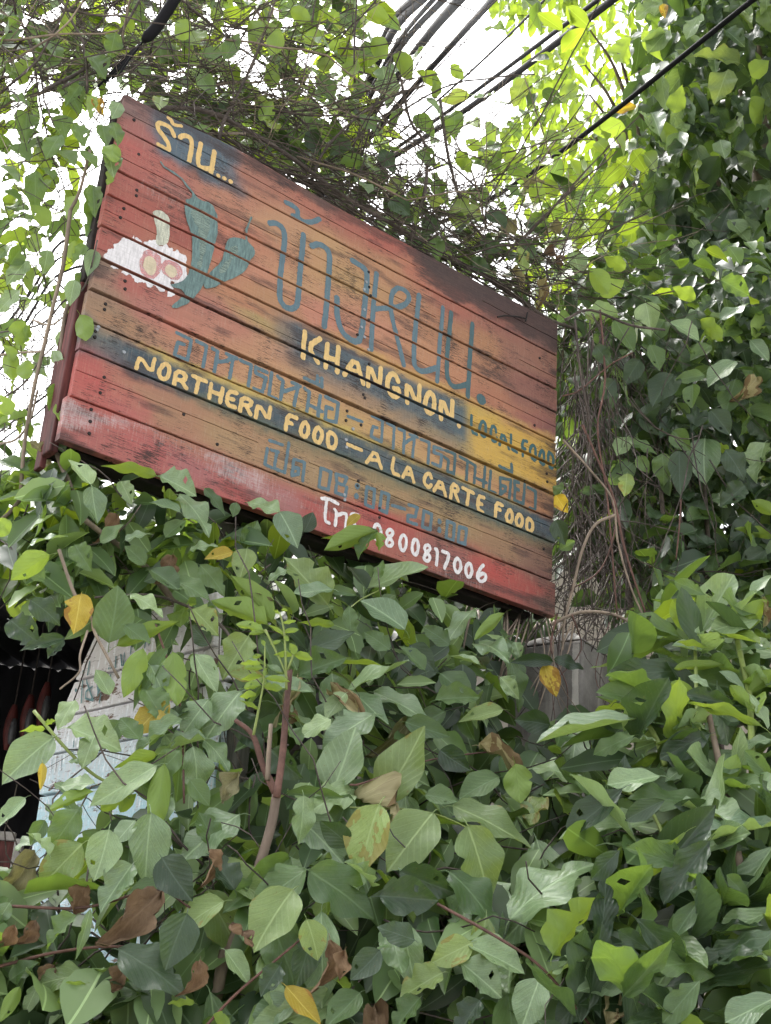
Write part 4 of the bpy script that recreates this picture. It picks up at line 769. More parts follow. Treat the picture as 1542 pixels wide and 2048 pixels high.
shrub.stem([(1.0, 2.7, 0), (0.98, 2.6, .8), (b0.x + .02, 2.45, 1.5), tuple(b0)], .02, .009, M_bark, 8, 'trunk'); shrub.stem([(1.02, 2.7, .3), (1.08, 2.6, 1.2), tuple(b1)], .013, .007, M_bark, 8, 'trunk')
shrub.finish()

# ---- woody vine sprawling over the top of the sign
vine = Plant('climbing_vine', 'leggy vine with a brown twig tangle sprawling along the top edge of the sign', 'vine', (-0.35, 3.45, 0), None)
tv = lambda px, py: sign_y(min(max(px, 60), 1150)) + 0.10
placed(vine, '''
324 76 319 131 44 g;448 119 478 68 34 g;445 109 397 101 32 g;230 66 222 114 44 g;101 81 96 141 62 g;25 12 22 55 36 g;53 225 50 280 44 g;70 341 70 417 36 g;120 230 130 275 34 g
779 45 711 12 40 y;546 202 521 247 30 y;765 134 782 207 48 p;745 75 770 118 34 y;910 221 905 268 42 g;968 327 990 257 40 y;912 305 950 345 32 y;809 352 790 412 44 l;924 396 910 453 40 l;830 357 880 380 22 g;870 362 895 408 30 g;850 195 885 228 20 p;785 110 830 160 36 y
500 40 520 90 36 y;560 60 540 110 34 y;610 90 650 60 34 y;640 150 670 200 36 g;690 120 720 160 34 y;600 190 560 160 30 g;830 230 870 270 34 g;880 170 840 140 30 y;720 230 760 260 36 g;700 280 660 310 34 d;760 300 790 340 32 d;840 300 870 330 36 g;560 290 600 310 34 d;620 260 640 310 32 d
380 40 350 80 32 y;420 20 450 50 30 y;150 30 120 70 36 y;60 120 30 170 40 y;20 190 60 200 34 g;130 170 160 220 36 g;10 80 50 60 34 g;180 110 210 150 36 g;270 30 240 70 36 y;300 150 270 120 30 g;20 290 60 320 40 g;0 330 40 360 36 p;120 270 90 310 34 g;400 150 430 190 30 g;530 130 560 180 30 y
680 40 640 20 30 y;580 20 620 40 30 y;740 170 700 190 34 g;900 130 930 160 24 y;660 100 690 80 26 y;480 170 510 200 26 g;960 300 930 280 28 y;1000 300 1040 330 34 y;1010 370 1050 390 32 g;1060 430 1100 450 36 g;980 420 1010 460 34 d;1040 480 1070 520 36 d;1000 500 960 480 34 d;1080 400 1062 360 32 y
1075 560 1100 600 44 t;1020 540 1060 560 40 t;1030 470 1000 430 36 t;1090 500 1110 540 36 b;1120 470 1080 440 34 t;1050 380 1075 350 40 t;940 520 980 540 30 d;870 430 850 470 34 d;780 400 820 430 34 d;1145 504 1160 552 36 p
''', tv, 'ov', 0.12)
tw = []; twl = []
for i in range(1250):
    px = random.uniform(-60, 1150) if i % 4 else random.uniform(380, 1150); e = top_edge(px); h = abs(random.gauss(0, 1)) * (110 if px > 300 else 130) + 2
    if i % 3 == 0 and px < 760: h = random.uniform(0, e + 40)
    y = tv(px, 0) + random.uniform(-.12, .55); p = at(px, e - h, y); lg = random.uniform(.25, .8); a = random.gauss(0.15, 1)
    d = (math.cos(a) * random.choice((-1, 1)), random.gauss(0, .5), abs(math.sin(a)) * random.choice((1, 1, -.6)))
    (tw if i % 5 else twl).append((walk(p, d, 8, lg / 8, .13, -0.01), random.uniform(.001, .0026) if i % 9 else .0042))
for i in range(420):
    px = random.uniform(-80, 760); p = at(px, random.uniform(-60, max(60, top_edge(px) - 20)), tv(px, 0) + random.uniform(0, .7)); tw.append((walk(p, (random.gauss(0, 1), random.gauss(0, .4), random.gauss(.1, .9)), 8, random.uniform(.03, .07), .14), random.uniform(.0008, .0018)))
for i in range(60):                                                       # runners lying along the top edge of the boards
    px = random.uniform(240, 1000); p = at(px, top_edge(px) - random.uniform(0, 26), sign_y(px) + random.uniform(.0, .2))
    tw.append((walk(p, (HX[0], HX[1], random.gauss(0.02, .08)), 8, random.uniform(.04, .09), .10), random.uniform(.0016, .0045)))
# keep the tangle off the painted face
def off_face(P):
    out = []
    for q in P:
        u = (q - P_BL) @ HX; dd = (q - P_BL) @ NN; wz = q[2] - P_BL[2]
        if -0.02 < u < SW + .02 and wz < SH + .006 and dd > -0.16: q = q.copy(); q[2] = P_BL[2] + SH + .006 + random.uniform(0, .02)
        out.append(q)
    return out
vine.twigs([(off_face(P), r) for P, r in tw], M_twig); vine.twigs([(off_face(P), r) for P, r in twl], M_twig_l)
fill(vine, 135, (-40, 1100), (-60, 560), lambda px, py: tv(px, py) + random.uniform(-.05, .4), (.09, .14), {'g': 4, 'y': 3, 'l': 2, 'p': 2.5}, lambda px, py: py < top_edge(px) - 15, False, ['ov', 'el'], .5)
fill(vine, 330, (-250, 1150), (-250, 560), lambda px, py: tv(px, py) + random.uniform(.1, .9), (.09, .15), {'g': 5, 'y': 4, 'd': 2}, lambda px, py: py < top_edge(px) - 20 and not (760 < px < 1030 and py < 330), True, ['ov', 'el'], .5)
fill(vine, 640, (-150, 760), (-150, 340), lambda px, py: tv(px, py) + random.uniform(.3, 1.3), (.10, .16), {'g': 5, 'y': 4, 'p': 2}, lambda px, py: py < top_edge(px) - 25, True, ['ov', 'ht'], .56)
fill(vine, 200, (300, 1130), (180, 600), lambda px, py: tv(px, py) + random.uniform(.1, .6), (.07, .12), {'d': 4, 'g': 2}, lambda px, py: top_edge(px) - 130 < py < top_edge(px) - 5, True, ['ov', 'el'], .5)
for pts, r in [([(430,330),(445,250),(480,180),(520,90),(560,-30)],.006),([(620,370),(650,300),(720,230),(790,190),(850,170)],.005),([(820,480),(850,380),(850,290),(820,240),(800,150)],.007),([(300,215),(420,225),(560,300),(700,400),(860,490),(980,560)],.008),([(980,560),(1040,600),(1100,640),(1160,660)],.009),([(90,180),(180,130),(250,50),(300,-40)],.006),([(880,200),(900,330),(940,440),(1010,520)],.006)]:
    vine.stem(pxs(pts, lambda x, y: tv(x, y) - .02 + random.uniform(-.02, .05)), r, r * .6, M_twig, 7)
pole0 = at(430, 330, tv(430, 330)); vine.stem([(-0.35, 3.45, 0), (-0.33, 3.42, 1.2), (-.4, 3.5, 2.4), (-.38, 3.45, 3.6), (pole0.x, pole0.y + .15, pole0.z + .1)], .018, .01, M_twig, 8, 'main_stem')
vine.finish()

# ---- vine climbing the left side of the sign
ld = lambda px, py: 2.77 + (230 - px) * 0.0012
lv = Plant('climbing_vine', 'pale woody vine stems with hanging leaves climbing the left side of the sign', 'vine', (-0.98, 2.95, 0))
placed(lv, '''
70 440 20 430 46 p;55 520 10 560 64 p;40 580 -10 620 70 p;95 500 90 545 36 p;150 480 140 520 30 y;60 470 80 510 50 y;130 395 150 440 34 y;185 370 190 430 26 g;172 490 145 525 26 g;15 440 -20 470 50 g;45 640 30 700 36 y;30 720 10 690 30 y;50 720 50 765 34 y;15 700 25 760 26 y;58 650 45 690 24 y
174 192 186 238 30 y;190 198 205 228 17 o;228 287 218 330 30 y;230 338 208 372 20 y;178 372 186 458 30 g;205 250 215 290 24 g;165 300 190 340 26 g;150 250 170 290 28 g;120 300 150 330 30 g;195 420 172 470 24 g;160 170 130 210 30 g;215 300 228 350 32 p;200 395 190 450 30 g;172 540 158 590 30 g;160 630 172 680 28 y;140 720 128 770 30 g;150 690 132 735 26 p;128 800 118 850 28 y;110 860 130 905 30 g;190 500 176 550 28 p;225 245 240 285 26 g;240 205 222 240 26 p;150 560 140 610 30 p;118 770 100 820 30 g;135 660 118 700 30 p;20 530 50 490 44 g;100 450 60 410 36 y;10 380 45 400 40 g;110 360 80 330 34 g;20 830 0 790 34 y;30 690 60 720 18 y;10 500 -10 520 40 p;85 905 60 880 40 t;105 930 80 925 26 t;0 920 60 940 50 g;60 950 10 980 54 y;125 930 90 960 40 g;150 900 120 930 34 g;20 990 -20 960 44 g
''', ld, 'ov', .06)
for pts, r0, r1, mt in [([(141,420),(126,532),(108,605),(88,693),(70,767),(50,881),(40,1000)],.0055,.005,M_twig_l),([(147,593),(129,635),(117,752),(108,881),(141,972),(170,1040)],.0052,.0065,M_twig_l),([(180,300),(160,380),(141,420)],.004,.005,M_twig_l),([(150,590),(125,605),(95,640),(60,655),(0,665)],.003,.002,M_twig),([(150,600),(175,560),(195,480)],.003,.002,M_twig),([(147,620),(150,640),(157,660)],.0028,.0016,M_twig_l),([(0,710),(45,705),(85,703)],.0032,.0028,M_twig_l),([(65,640),(100,650),(130,632)],.003,.002,M_twig_l),([(75,780),(60,840),(30,880),(-20,890)],.003,.003,M_twig_l),([(110,560),(135,585),(148,600)],.0026,.002,M_twig),([(0,800),(50,765),(80,720),(110,690)],.0026,.002,M_twig)]:
    lv.stem(pxs(pts, ld), r0, r1, mt, 7)
tw = []
for i in range(420):
    px = random.uniform(-80, 225); py = random.uniform(150, 920); 
    if px > 250 - (py - 188) * 0.185 - 28: continue
    p = at(px, py, ld(px, py) + random.uniform(-.02, .35)); d = (random.gauss(0, 1), random.gauss(0, .3), random.gauss(0, .9)); tw.append((walk(p, d, 7, random.uniform(.02, .06), .16), random.uniform(.001, .0022)))
tw = [(P, r) for P, r in tw if all(not ((q - P_BL) @ HX > -0.03 and -.2 < (q - P_BL) @ NN < .5) for q in P)]
lv.twigs(tw, M_twig)
fill(lv, 22, (-40, 130), (560, 920), lambda px, py: ld(px, py) + random.uniform(.0, .35), (.07, .11), {'g': 3, 'y': 3, 'p': 2}, lambda px, py: px < 235 - (py - 188) * .185 - 25, False, ['ov', 'el'], .5)
fill(lv, 45, (-40, 180), (180, 560), lambda px, py: ld(px, py) + random.uniform(.05, .4), (.08, .12), {'g': 3, 'y': 3}, lambda px, py: px < 235 - (py - 188) * .185 - 30, False, ['ov', 'el'], .5)
fill(lv, 170, (-260, 170), (150, 600), lambda px, py: ld(px, py) + random.uniform(.2, .8), (.07, .11), {'g': 3, 'y': 5}, lambda px, py: px < 200 - (py - 188) * .185, True, ['ov', 'el'], .5)
fill(lv, 260, (-300, 130), (900, 1190), lambda px, py: ld(px, py) + random.uniform(-.05, .5), (.09, .14), {'g': 4, 'y': 2, 'd': 2, 'p': 2}, None, True, ['ov', 'el'], .58)
e0 = at(170, 1040, ld(170, 1040)); e1 = at(40, 1000, ld(40, 1000))
lv.stem([tuple(e0), tuple(at(330, 1180, 3.02)), tuple(at(470, 1500, 2.95)), (-.3, 2.95, 1.2), (-.3, 2.95, 0)], .0065, .013, M_twig_l, 8, 'main_stem'); lv.stem([tuple(e1), tuple(at(-90, 1200, 2.9)), (-1.15, 2.95, 1.4), (-1.2, 2.97, 0)], .005, .011, M_twig_l, 8, 'main_stem')
lv.finish()

# ---- dark vine curtain on the right of the sign
rd = lambda px, py: 3.75 + (px - 1120) * 0.0004
rv = Plant('climbing_vine', 'shaded vine curtain of dark leaves and hanging brown stems right of the sign', 'vine', (0.95, 4.1, 0))
placed(rv, '''
1291 605 1301 672 48 p;1285 592 1337 622 40 p;1348 750 1305 808 44 d;1350 791 1309 840 38 d;1385 769 1383 816 36 g;1471 723 1414 769 46 p;1410 750 1348 762 20 g;1256 873 1234 914 44 p;1260 883 1316 902 26 g;1345 862 1380 902 42 g;1410 877 1410 965 60 p;1324 906 1328 965 46 g;1359 902 1363 988 42 d;1275 912 1298 945 32 g
1254 947 1250 990 40 l;1265 926 1219 965 42 g;1530 885 1505 960 46 p;1545 1075 1470 1050 24 y;1545 1030 1503 1000 26 y;1371 1121 1303 1168 36 p;1394 1148 1316 1203 44 l;1480 1160 1490 1225 44 g;1112 990 1135 1024 34 o;1340 645 1400 680 32 p;1400 640 1458 680 32 y;1515 755 1480 800 34 t;1470 760 1450 820 40 g;1440 640 1500 610 34 p
1230 640 1270 700 40 g;1200 590 1250 560 36 y;1180 540 1220 590 40 y;1250 540 1210 510 36 y;1320 560 1280 540 34 y;1390 600 1350 570 36 y;1440 560 1500 590 40 g;1500 680 1540 720 44 p;1420 690 1380 720 34 g;1280 720 1250 770 36 d;1300 690 1320 740 38 g;1500 840 1540 880 40 d;1450 900 1490 950 44 d;1490 970 1440 1010 48 d;1530 1100 1480 1130 50 d
1400 1000 1380 1050 46 d;1420 820 1460 870 44 d;1390 850 1430 830 34 g;1330 640 1300 690 34 g;1540 640 1500 670 36 y;1230 760 1200 800 34 d;1110 1040 1130 1090 36 d;1120 1100 1150 1080 30 g;1110 990 1125 960 24 g;1390 1190 1340 1210 36 g;1450 1210 1400 1230 40 g;1510 1040 1460 1080 46 d;1280 830 1320 870 34 d;1190 690 1220 730 30 d
''', rd, 'ov', .08)
in_rv = lambda px, py: px > 1125 and 520 < py < 1260 and not (px < 1300 and py > 1060)
rest = 285 - rv.n
fill(rv, rest, (1180, 1580), (540, 1180), lambda px, py: rd(px, py) + random.uniform(.05, .25), (.10, .15), {'g': 2, 'd': 8, 'p': .7, 'y': .3}, lambda px, py: in_rv(px, py) and px > 1200, False, ['ov', 'el'], .5)  # mostly dark-albedo leaves, so part of the curtain's shade is colour
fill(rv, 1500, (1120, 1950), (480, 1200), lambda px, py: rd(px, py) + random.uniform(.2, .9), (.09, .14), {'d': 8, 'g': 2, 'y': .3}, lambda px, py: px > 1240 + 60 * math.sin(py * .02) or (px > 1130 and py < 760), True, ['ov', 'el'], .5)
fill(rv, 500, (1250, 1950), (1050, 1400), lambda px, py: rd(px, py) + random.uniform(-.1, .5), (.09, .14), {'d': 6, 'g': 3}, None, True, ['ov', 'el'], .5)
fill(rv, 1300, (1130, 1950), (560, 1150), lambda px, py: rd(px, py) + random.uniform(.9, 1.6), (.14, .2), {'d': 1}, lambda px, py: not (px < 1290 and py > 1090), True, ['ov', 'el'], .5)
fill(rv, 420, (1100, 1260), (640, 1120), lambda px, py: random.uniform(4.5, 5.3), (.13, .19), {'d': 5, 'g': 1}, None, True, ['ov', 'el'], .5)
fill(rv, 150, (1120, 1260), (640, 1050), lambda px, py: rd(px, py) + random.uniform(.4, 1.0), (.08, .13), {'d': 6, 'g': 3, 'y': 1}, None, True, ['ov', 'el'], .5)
for pts, r0, mt in [([(1126,880),(1180,940),(1225,1000),(1235,1080),(1260,1170),(1290,1240)],.0055,M_twig_l),([(1165,850),(1200,930),(1228,1000),(1250,1100),(1292,1230)],.006,M_twig_r),([(1230,1030),(1190,1050),(1165,1100),(1145,1180),(1128,1250),(1125,1300)],.007,M_twig_l),([(1362,1000),(1358,1060),(1352,1118)],.004,M_twig_r),([(1126,792),(1160,780),(1220,730),(1265,705)],.004,M_twig_r),([(1127,965),(1150,1000),(1190,1060)],.0035,M_twig),([(1180,640),(1175,760),(1182,900),(1180,1050),(1185,1240)],.003,M_twig),([(1200,620),(1210,760),(1195,860),(1215,1000),(1235,1240)],.005,M_twig_r),([(1150,640),(1160,740),(1180,860),(1170,960)],.006,M_twig),([(1225,1000),(1230,1060),(1200,1140),(1140,1180)],.004,M_twig_r),([(1130,640),(1180,620),(1260,650),(1330,660)],.007,M_twig),([(1100,1250),(1160,1225),(1230,1230),(1290,1265)],.008,M_twig_l)]:
    rv.stem(pxs(pts, lambda x, y: 3.72), r0 * .72, r0 * .55, mt, 7)
tw = []
for i in range(420):
    px = random.gauss(1185, 45) if i % 3 else random.uniform(1120, 1420); py = random.uniform(620, 1150)
    if px < 1122: continue
    p = at(px, py, 3.85 + random.uniform(-.1, .5)); tw.append((walk(p, (random.gauss(0, .35), random.gauss(0, .2), -1), 9, random.uniform(.03, .07), .13), random.uniform(.0012, .0034)))
for i in range(100):
    px = random.uniform(1060, 1420); py = random.uniform(1090, 1330); p = at(px, py, 3.8 + random.uniform(0, .5)); tw.append((walk(p, (random.choice((-1, 1)), random.gauss(0, .3), random.gauss(.1, .7)), 7, random.uniform(.03, .06), .2), random.uniform(.0012, .0032)))
rv.twigs([(P, r) for P, r in tw], M_twig)
for k in range(3): rv.stem([(0.95 + .1 * k, 4.1, 0), (.9 + .1 * k, 4.05, 1.4), (.85 + .12 * k, 4.0, 2.6), (.75 + .15 * k, 3.95, 3.6)], .016, .007, M_twig, 8, 'main_stem')
rv.finish()

# ---- big dark tree at the upper right
td = lambda px, py: 4.9 + (1542 - px) * 0.0012
tree = Plant('broadleaf_tree', 'tall dark-leaved tree filling the upper right corner behind the cables', 'tree', (2.05, 5.9, 0))
placed(tree, '''
1252 257 1183 262 44 y;1273 211 1224 226 16 o;1481 126 1385 104 46 l;1455 140 1430 190 42 l;1345 225 1362 180 44 y;1300 245 1280 220 30 p;1200 340 1238 372 38 p;1245 385 1288 400 32 y;1336 467 1284 431 38 y;1325 8 1330 36 17 o;1262 76 1238 134 32 y;1335 60 1295 110 50 p;1165 380 1160 420 32 p;1122 165 1162 200 40 y;1085 180 1130 205 32 d
1390 290 1410 350 44 p;1440 280 1450 320 30 p;1530 200 1500 250 50 y;1500 150 1540 120 44 y;1400 30 1370 70 44 p;1450 60 1490 90 40 p;1350 100 1390 130 40 p;1460 440 1500 480 50 p;1380 480 1420 530 50 p;1520 440 1490 400 50 d;1430 540 1470 590 46 p;1350 400 1390 440 44 d;1500 30 1480 0 30 p
''', td, 'ov', .1)
in_tree = lambda px, py: px > 1120 + 70 * math.sin(py * .013) + max(0, 120 - py) * .2 and py < 640
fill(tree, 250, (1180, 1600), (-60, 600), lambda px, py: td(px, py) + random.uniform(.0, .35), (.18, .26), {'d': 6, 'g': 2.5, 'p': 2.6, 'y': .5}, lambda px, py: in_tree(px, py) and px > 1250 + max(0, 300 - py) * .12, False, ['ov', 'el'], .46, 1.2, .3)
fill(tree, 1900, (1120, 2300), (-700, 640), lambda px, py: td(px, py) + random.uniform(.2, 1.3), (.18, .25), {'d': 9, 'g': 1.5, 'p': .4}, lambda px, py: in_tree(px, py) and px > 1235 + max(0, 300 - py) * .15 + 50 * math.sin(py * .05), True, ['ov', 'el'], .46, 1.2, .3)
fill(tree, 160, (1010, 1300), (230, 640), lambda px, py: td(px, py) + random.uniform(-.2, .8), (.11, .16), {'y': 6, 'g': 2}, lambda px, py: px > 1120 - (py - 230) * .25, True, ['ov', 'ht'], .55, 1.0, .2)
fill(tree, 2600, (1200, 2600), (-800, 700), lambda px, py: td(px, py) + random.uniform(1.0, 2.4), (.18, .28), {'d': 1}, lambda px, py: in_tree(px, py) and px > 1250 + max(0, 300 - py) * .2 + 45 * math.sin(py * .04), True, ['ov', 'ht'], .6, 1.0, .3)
fill(tree, 750, (1080, 2500), (-1300, -70), lambda px, py: random.uniform(3.0, 5.6), (.2, .3), {'d': 1}, None, True, ['ov', 'ht'], .6, .8, .3)  # unseen crown leaves above the view, added to shade the right side
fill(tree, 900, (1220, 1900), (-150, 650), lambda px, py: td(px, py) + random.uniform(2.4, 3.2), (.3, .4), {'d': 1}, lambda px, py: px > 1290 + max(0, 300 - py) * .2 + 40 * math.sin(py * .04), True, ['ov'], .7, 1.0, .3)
tree.stem([(2.05, 5.9, 0), (2.0, 5.9, 2), (2.08, 5.85, 4.0), (1.95, 5.9, 5.5), (2.0, 5.9, 7.0)], .15, .06, M_bark, 10, 'trunk')
for tgt in [(1480,180),(1350,330),(1250,200),(1420,480),(1300,520),(1520,20)]:
    e = at(*tgt, 5.5); tree.stem([(2.0, 5.88, e.z - .6), ((2.0 + e.x) / 2, 5.75, e.z - .2), tuple(e)], .035, .01, M_bark, 7, 'limb')
tree.finish()

# ---- backlit tree with feathery compound leaves
pin = Plant('feathery_tree', 'backlit lime-green tree with feathery compound leaves hanging in front of the sky', 'tree', (1.7, 7.4, 0))
pd = 6.6
fr = [((1180,60),(1015,30)),((1230,90),(1045,95)),((1170,130),(1040,190)),((1180,190),(1025,235)),((1150,235),(1010,258)),((1180,275),(1015,300)),((1120,320),(975,335)),((1210,40),(1090,120)),((1250,20),(1130,-10)),((1200,320),(1060,370)),((1080,20),(985,-5)),((1230,220),(1110,280)),((1180,380),(1080,420)),((1160,0),(1040,-30))]
for (ax, ay), (bx, by) in fr:
    y0 = pd + random.uniform(-.4, .4); A = at(ax, ay, y0 + .2); B = at(bx, by, y0 - .15); mid = (A + B) / 2 + Vector((0, 0, .05)); sp = [Vector(p) for p in spline([tuple(A), tuple(mid), tuple(B)], 8)]
    pin.stem([tuple(A), tuple(mid), tuple(B)], .004, .002, M_stemg, 5, 'leaf_stalk')
    for i in range(3, len(sp), 2):
        for s in (-1, 1):
            dirv = (sp[i] - sp[i - 1]).normalized(); side = Vector((0, 0.5 * s, 0)) + dirv * .35 + Vector((0.12 * s, 0, -0.85 - .2 * random.random())); Ln = random.uniform(.14, .19)
            pin.leaf(sp[i], sp[i] + side.normalized() * Ln, Ln * .38, Vector((0, .9, .5)) + Vector((random.uniform(-.4, .4), 0, 0)), 'la', 'y', None, 'leaflet')
far_d = lambda px, py: 7.6 + random.uniform(0, 1.2)
fill(pin, 900, (1040, 1420), (-100, 480), far_d, (.13, .18), {'y': 8, 'g': 2}, lambda px, py: px > 1085 + 45 * math.sin(py * .03) , True, ['la'], .34, 1.1, .1)
pin.stem([(1.7, 7.4, 0), (1.75, 7.4, 2.5), (1.6, 7.4, 4.5), (1.5, 7.3, 6.5)], .11, .05, M_bark, 9, 'trunk')
for (ax, ay), _ in fr[:6]: e = at(ax, ay, pd + .2); pin.stem([(1.62, 7.38, e.z - .5), ((1.6 + e.x) / 2, 7.1, e.z - .05), tuple(e)], .02, .006, M_bark, 6, 'limb')
pin.finish()

# ------------------------------------------------------------------ concrete gate pillar
m, t, out = newmat('old_concrete'); tc = N(t, 'ShaderNodeTexCoord').outputs['Object']
n1 = noise(t, tc, 6, 8, .7); n2 = noise(t, tc, 3, 5, .6, (5, 5, .5)); n3 = noise(t, tc, 90, 4, .7)
c = mixc(t, ramp(t, n1, .35, .68), (0.11, 0.102, 0.094), (0.30, 0.285, 0.265)); c = mixc(t, math_n(t, 'MULTIPLY', ramp(t, n2, .52, .66), .75), c, (0.40, .38, .35)); c = mixc(t, math_n(t, 'MULTIPLY', n3, .3), c, (.03, .028, .025)); sx = N(t, 'ShaderNodeSeparateXYZ'); L(t, tc, sx.inputs[0])
stk = math_n(t, 'ABSOLUTE', math_n(t, 'ADD', math_n(t, 'ADD', sx.outputs[0], 0.012), math_n(t, 'MULTIPLY', n1, 0.02)))
c = mixc(t, math_n(t, 'MULTIPLY', math_n(t, 'LESS_THAN', stk, 0.011), ramp(t, n1, .32, .55)), c, (.50, .48, .44))   # lime run-off beside the corner
p = N(t, 'ShaderNodeBsdfPrincipled', Roughness=.9); L(t, c, p.inputs['Base Color']); L(t, bump(t, math_n(t, 'ADD', n3, n1), .5, .004), p.inputs['Normal']); L(t, p.outputs[0], out.inputs[0]); M_conc = m
e = at(1165, 1240, 3.75); ptop = e.z
pil = empty('concrete_pillar', (e.x, e.y, 0)); tag(pil, 'stained grey concrete pillar under the lower right corner of the sign', 'pillar')
ang = math.radians(-35); pil.rotation_euler[2] = ang
v, f = box(-0.25, 0.0, 0, 0.26, 0, ptop - .06); o = mk('shaft', v, f, M_conc, pil); bev(o, .012, 3)
v = [(-0.25, 0, ptop - .058), (0, 0, ptop - .058), (0, .26, ptop - .058), (-0.25, .26, ptop - .058), (-0.19, .06, ptop - .015), (-.06, .06, ptop - .01), (-.06, .2, ptop - .015), (-0.19, .2, ptop - .02)]
o = mk('cap', v, box(0, 1, 0, 1, 0, 1)[1], M_conc, pil); bev(o, .01, 2)
# timber post carrying the left half of the sign
e = at(405, 1000, 3.18); po = mk('timber_post', *box(-.04, .04, -.04, .04, 0, e.z + .35), M_grey, None, False, (e.x + .03, e.y + .16, 0)); bev(po, .006); po.rotation_euler[2] = .64; tag(po, 'grey timber post behind the left half of the sign', 'post')

# ------------------------------------------------------------------ weathered light-blue signboard at the lower left
m, t, out = newmat('flaking_blue_paint'); tc = N(t, 'ShaderNodeTexCoord').outputs['Object']
n1 = noise(t, tc, 9, 8, .72, (1, 1, 3)); n2 = noise(t, tc, 5, 4, .6); n3 = noise(t, tc, 34, 6, .7, (1, 1, 4)); n4 = noise(t, tc, 16, 5, .75, (5, 1, .8)); sx = N(t, 'ShaderNodeSeparateXYZ'); L(t, tc, sx.inputs[0])
hb = N(t, 'ShaderNodeMapRange'); hb.inputs[1].default_value = .26; hb.inputs[2].default_value = .52; hb.inputs[3].default_value = 1; hb.inputs[4].default_value = 0; L(t, sx.outputs[2], hb.inputs[0])
c = mixc(t, math_n(t, 'MULTIPLY', hb.outputs[0], ramp(t, n4, .3, .6)), (.60, .57, .59), (.24, .52, .62)); c = mixc(t, ramp(t, math_n(t, 'ADD', n4, math_n(t, 'MULTIPLY', n3, .4)), .72, .84), c, (.80, .82, .86))
c = mixc(t, math_n(t, 'MULTIPLY', ramp(t, n3, .56, .66), .8), c, (.20, .17, .165)); c = mixc(t, ramp(t, math_n(t, 'ADD', n1, math_n(t, 'MULTIPLY', n2, .3)), .72, .76), c, (.13, .075, .055))
p = N(t, 'ShaderNodeBsdfPrincipled', Roughness=.75); L(t, c, p.inputs['Base Color']); L(t, bump(t, math_n(t, 'ADD', n1, n3), .6, .003), p.inputs['Normal']); L(t, p.outputs[0], out.inputs[0]); M_blue = m
A2 = at(80, 1640, 3.35); B2 = at(425, 1640, 2.88)
hx2 = Vector((B2.x - A2.x, B2.y - A2.y, 0)); W2 = hx2.length; hx2.normalize(); inn2 = Vector((-hx2.y, hx2.x, 0)); up2 = Vector((0, 0, 1)); z0 = at(80, 1840, 3.35).z
bs = bpy.data.objects.new('weathered_signboard', None); C.objects.link(bs)
bs.matrix_world = Matrix([[hx2.x, inn2.x, 0, A2.x], [hx2.y, inn2.y, 0, A2.y], [0, 0, 1, z0], [0, 0, 0, 1]]); tag(bs, 'peeling white and pale blue plank board with teal writing half hidden by leaves', 'sign')
def to_b2(px, py):
    r = ray(px, py); o = np.array([0, 0, CZ]); nrm = np.array(inn2); tt = ((np.array(A2) - o) @ nrm) / (r @ nrm); q = o + r * tt - np.array(A2); return float(q @ np.array(hx2)), float(q[2] + A2[2] - z0)
# outline corners traced: cut-off top left corner
c0 = to_b2(75, 1640); c1 = to_b2(88, 1510); c2 = to_b2(192, 1268); c3 = to_b2(202, 1250)
topz = c3[1]; xl = lambda z: float(np.interp(z, [0, c0[1], c1[1], c2[1], c3[1]], [c0[0], c0[0], c1[0], c2[0], c3[0]]))
jl = [-.28, -.14, 0.0] + [to_b2(*q)[1] for q in ((92, 1590), (92, 1512), (122, 1435), (153, 1362))] + [topz]
jl = sorted(jl)
for a, b in zip(jl[:-1], jl[1:]):
    a += .003; b -= .003
    xr_ = W2 + .0 - max(0, a - .55) * 1.6; P = [(xl(a), a), (xr_, a), (xr_ - .01, b), (xl(b), b)]; dd = random.uniform(0, .004)
    V = [(x, -dd, z) for x, z in P] + [(x, .02, z) for x, z in P]; o = mk('plank', V, [(0, 1, 2, 3), (7, 6, 5, 4), (0, 4, 5, 1), (1, 5, 6, 2), (2, 6, 7, 3), (3, 7, 4, 0)], M_blue, bs); bev(o, .003)
for x in (.12, W2 - .02): part_box('batten', x, x + .05, .023, .06, -z0 + .0, topz - .25, M_grey, bs)
PC['b2'] = lettermat('letter_faded_teal', (.10, .21, .23), .62); PC['b3'] = lettermat('letter_faded_white', (.66, .68, .72), .6)
Z2 = lambda p: to_b2(80 + p[0] / 4.168, 1230 + p[1] / 4.168)
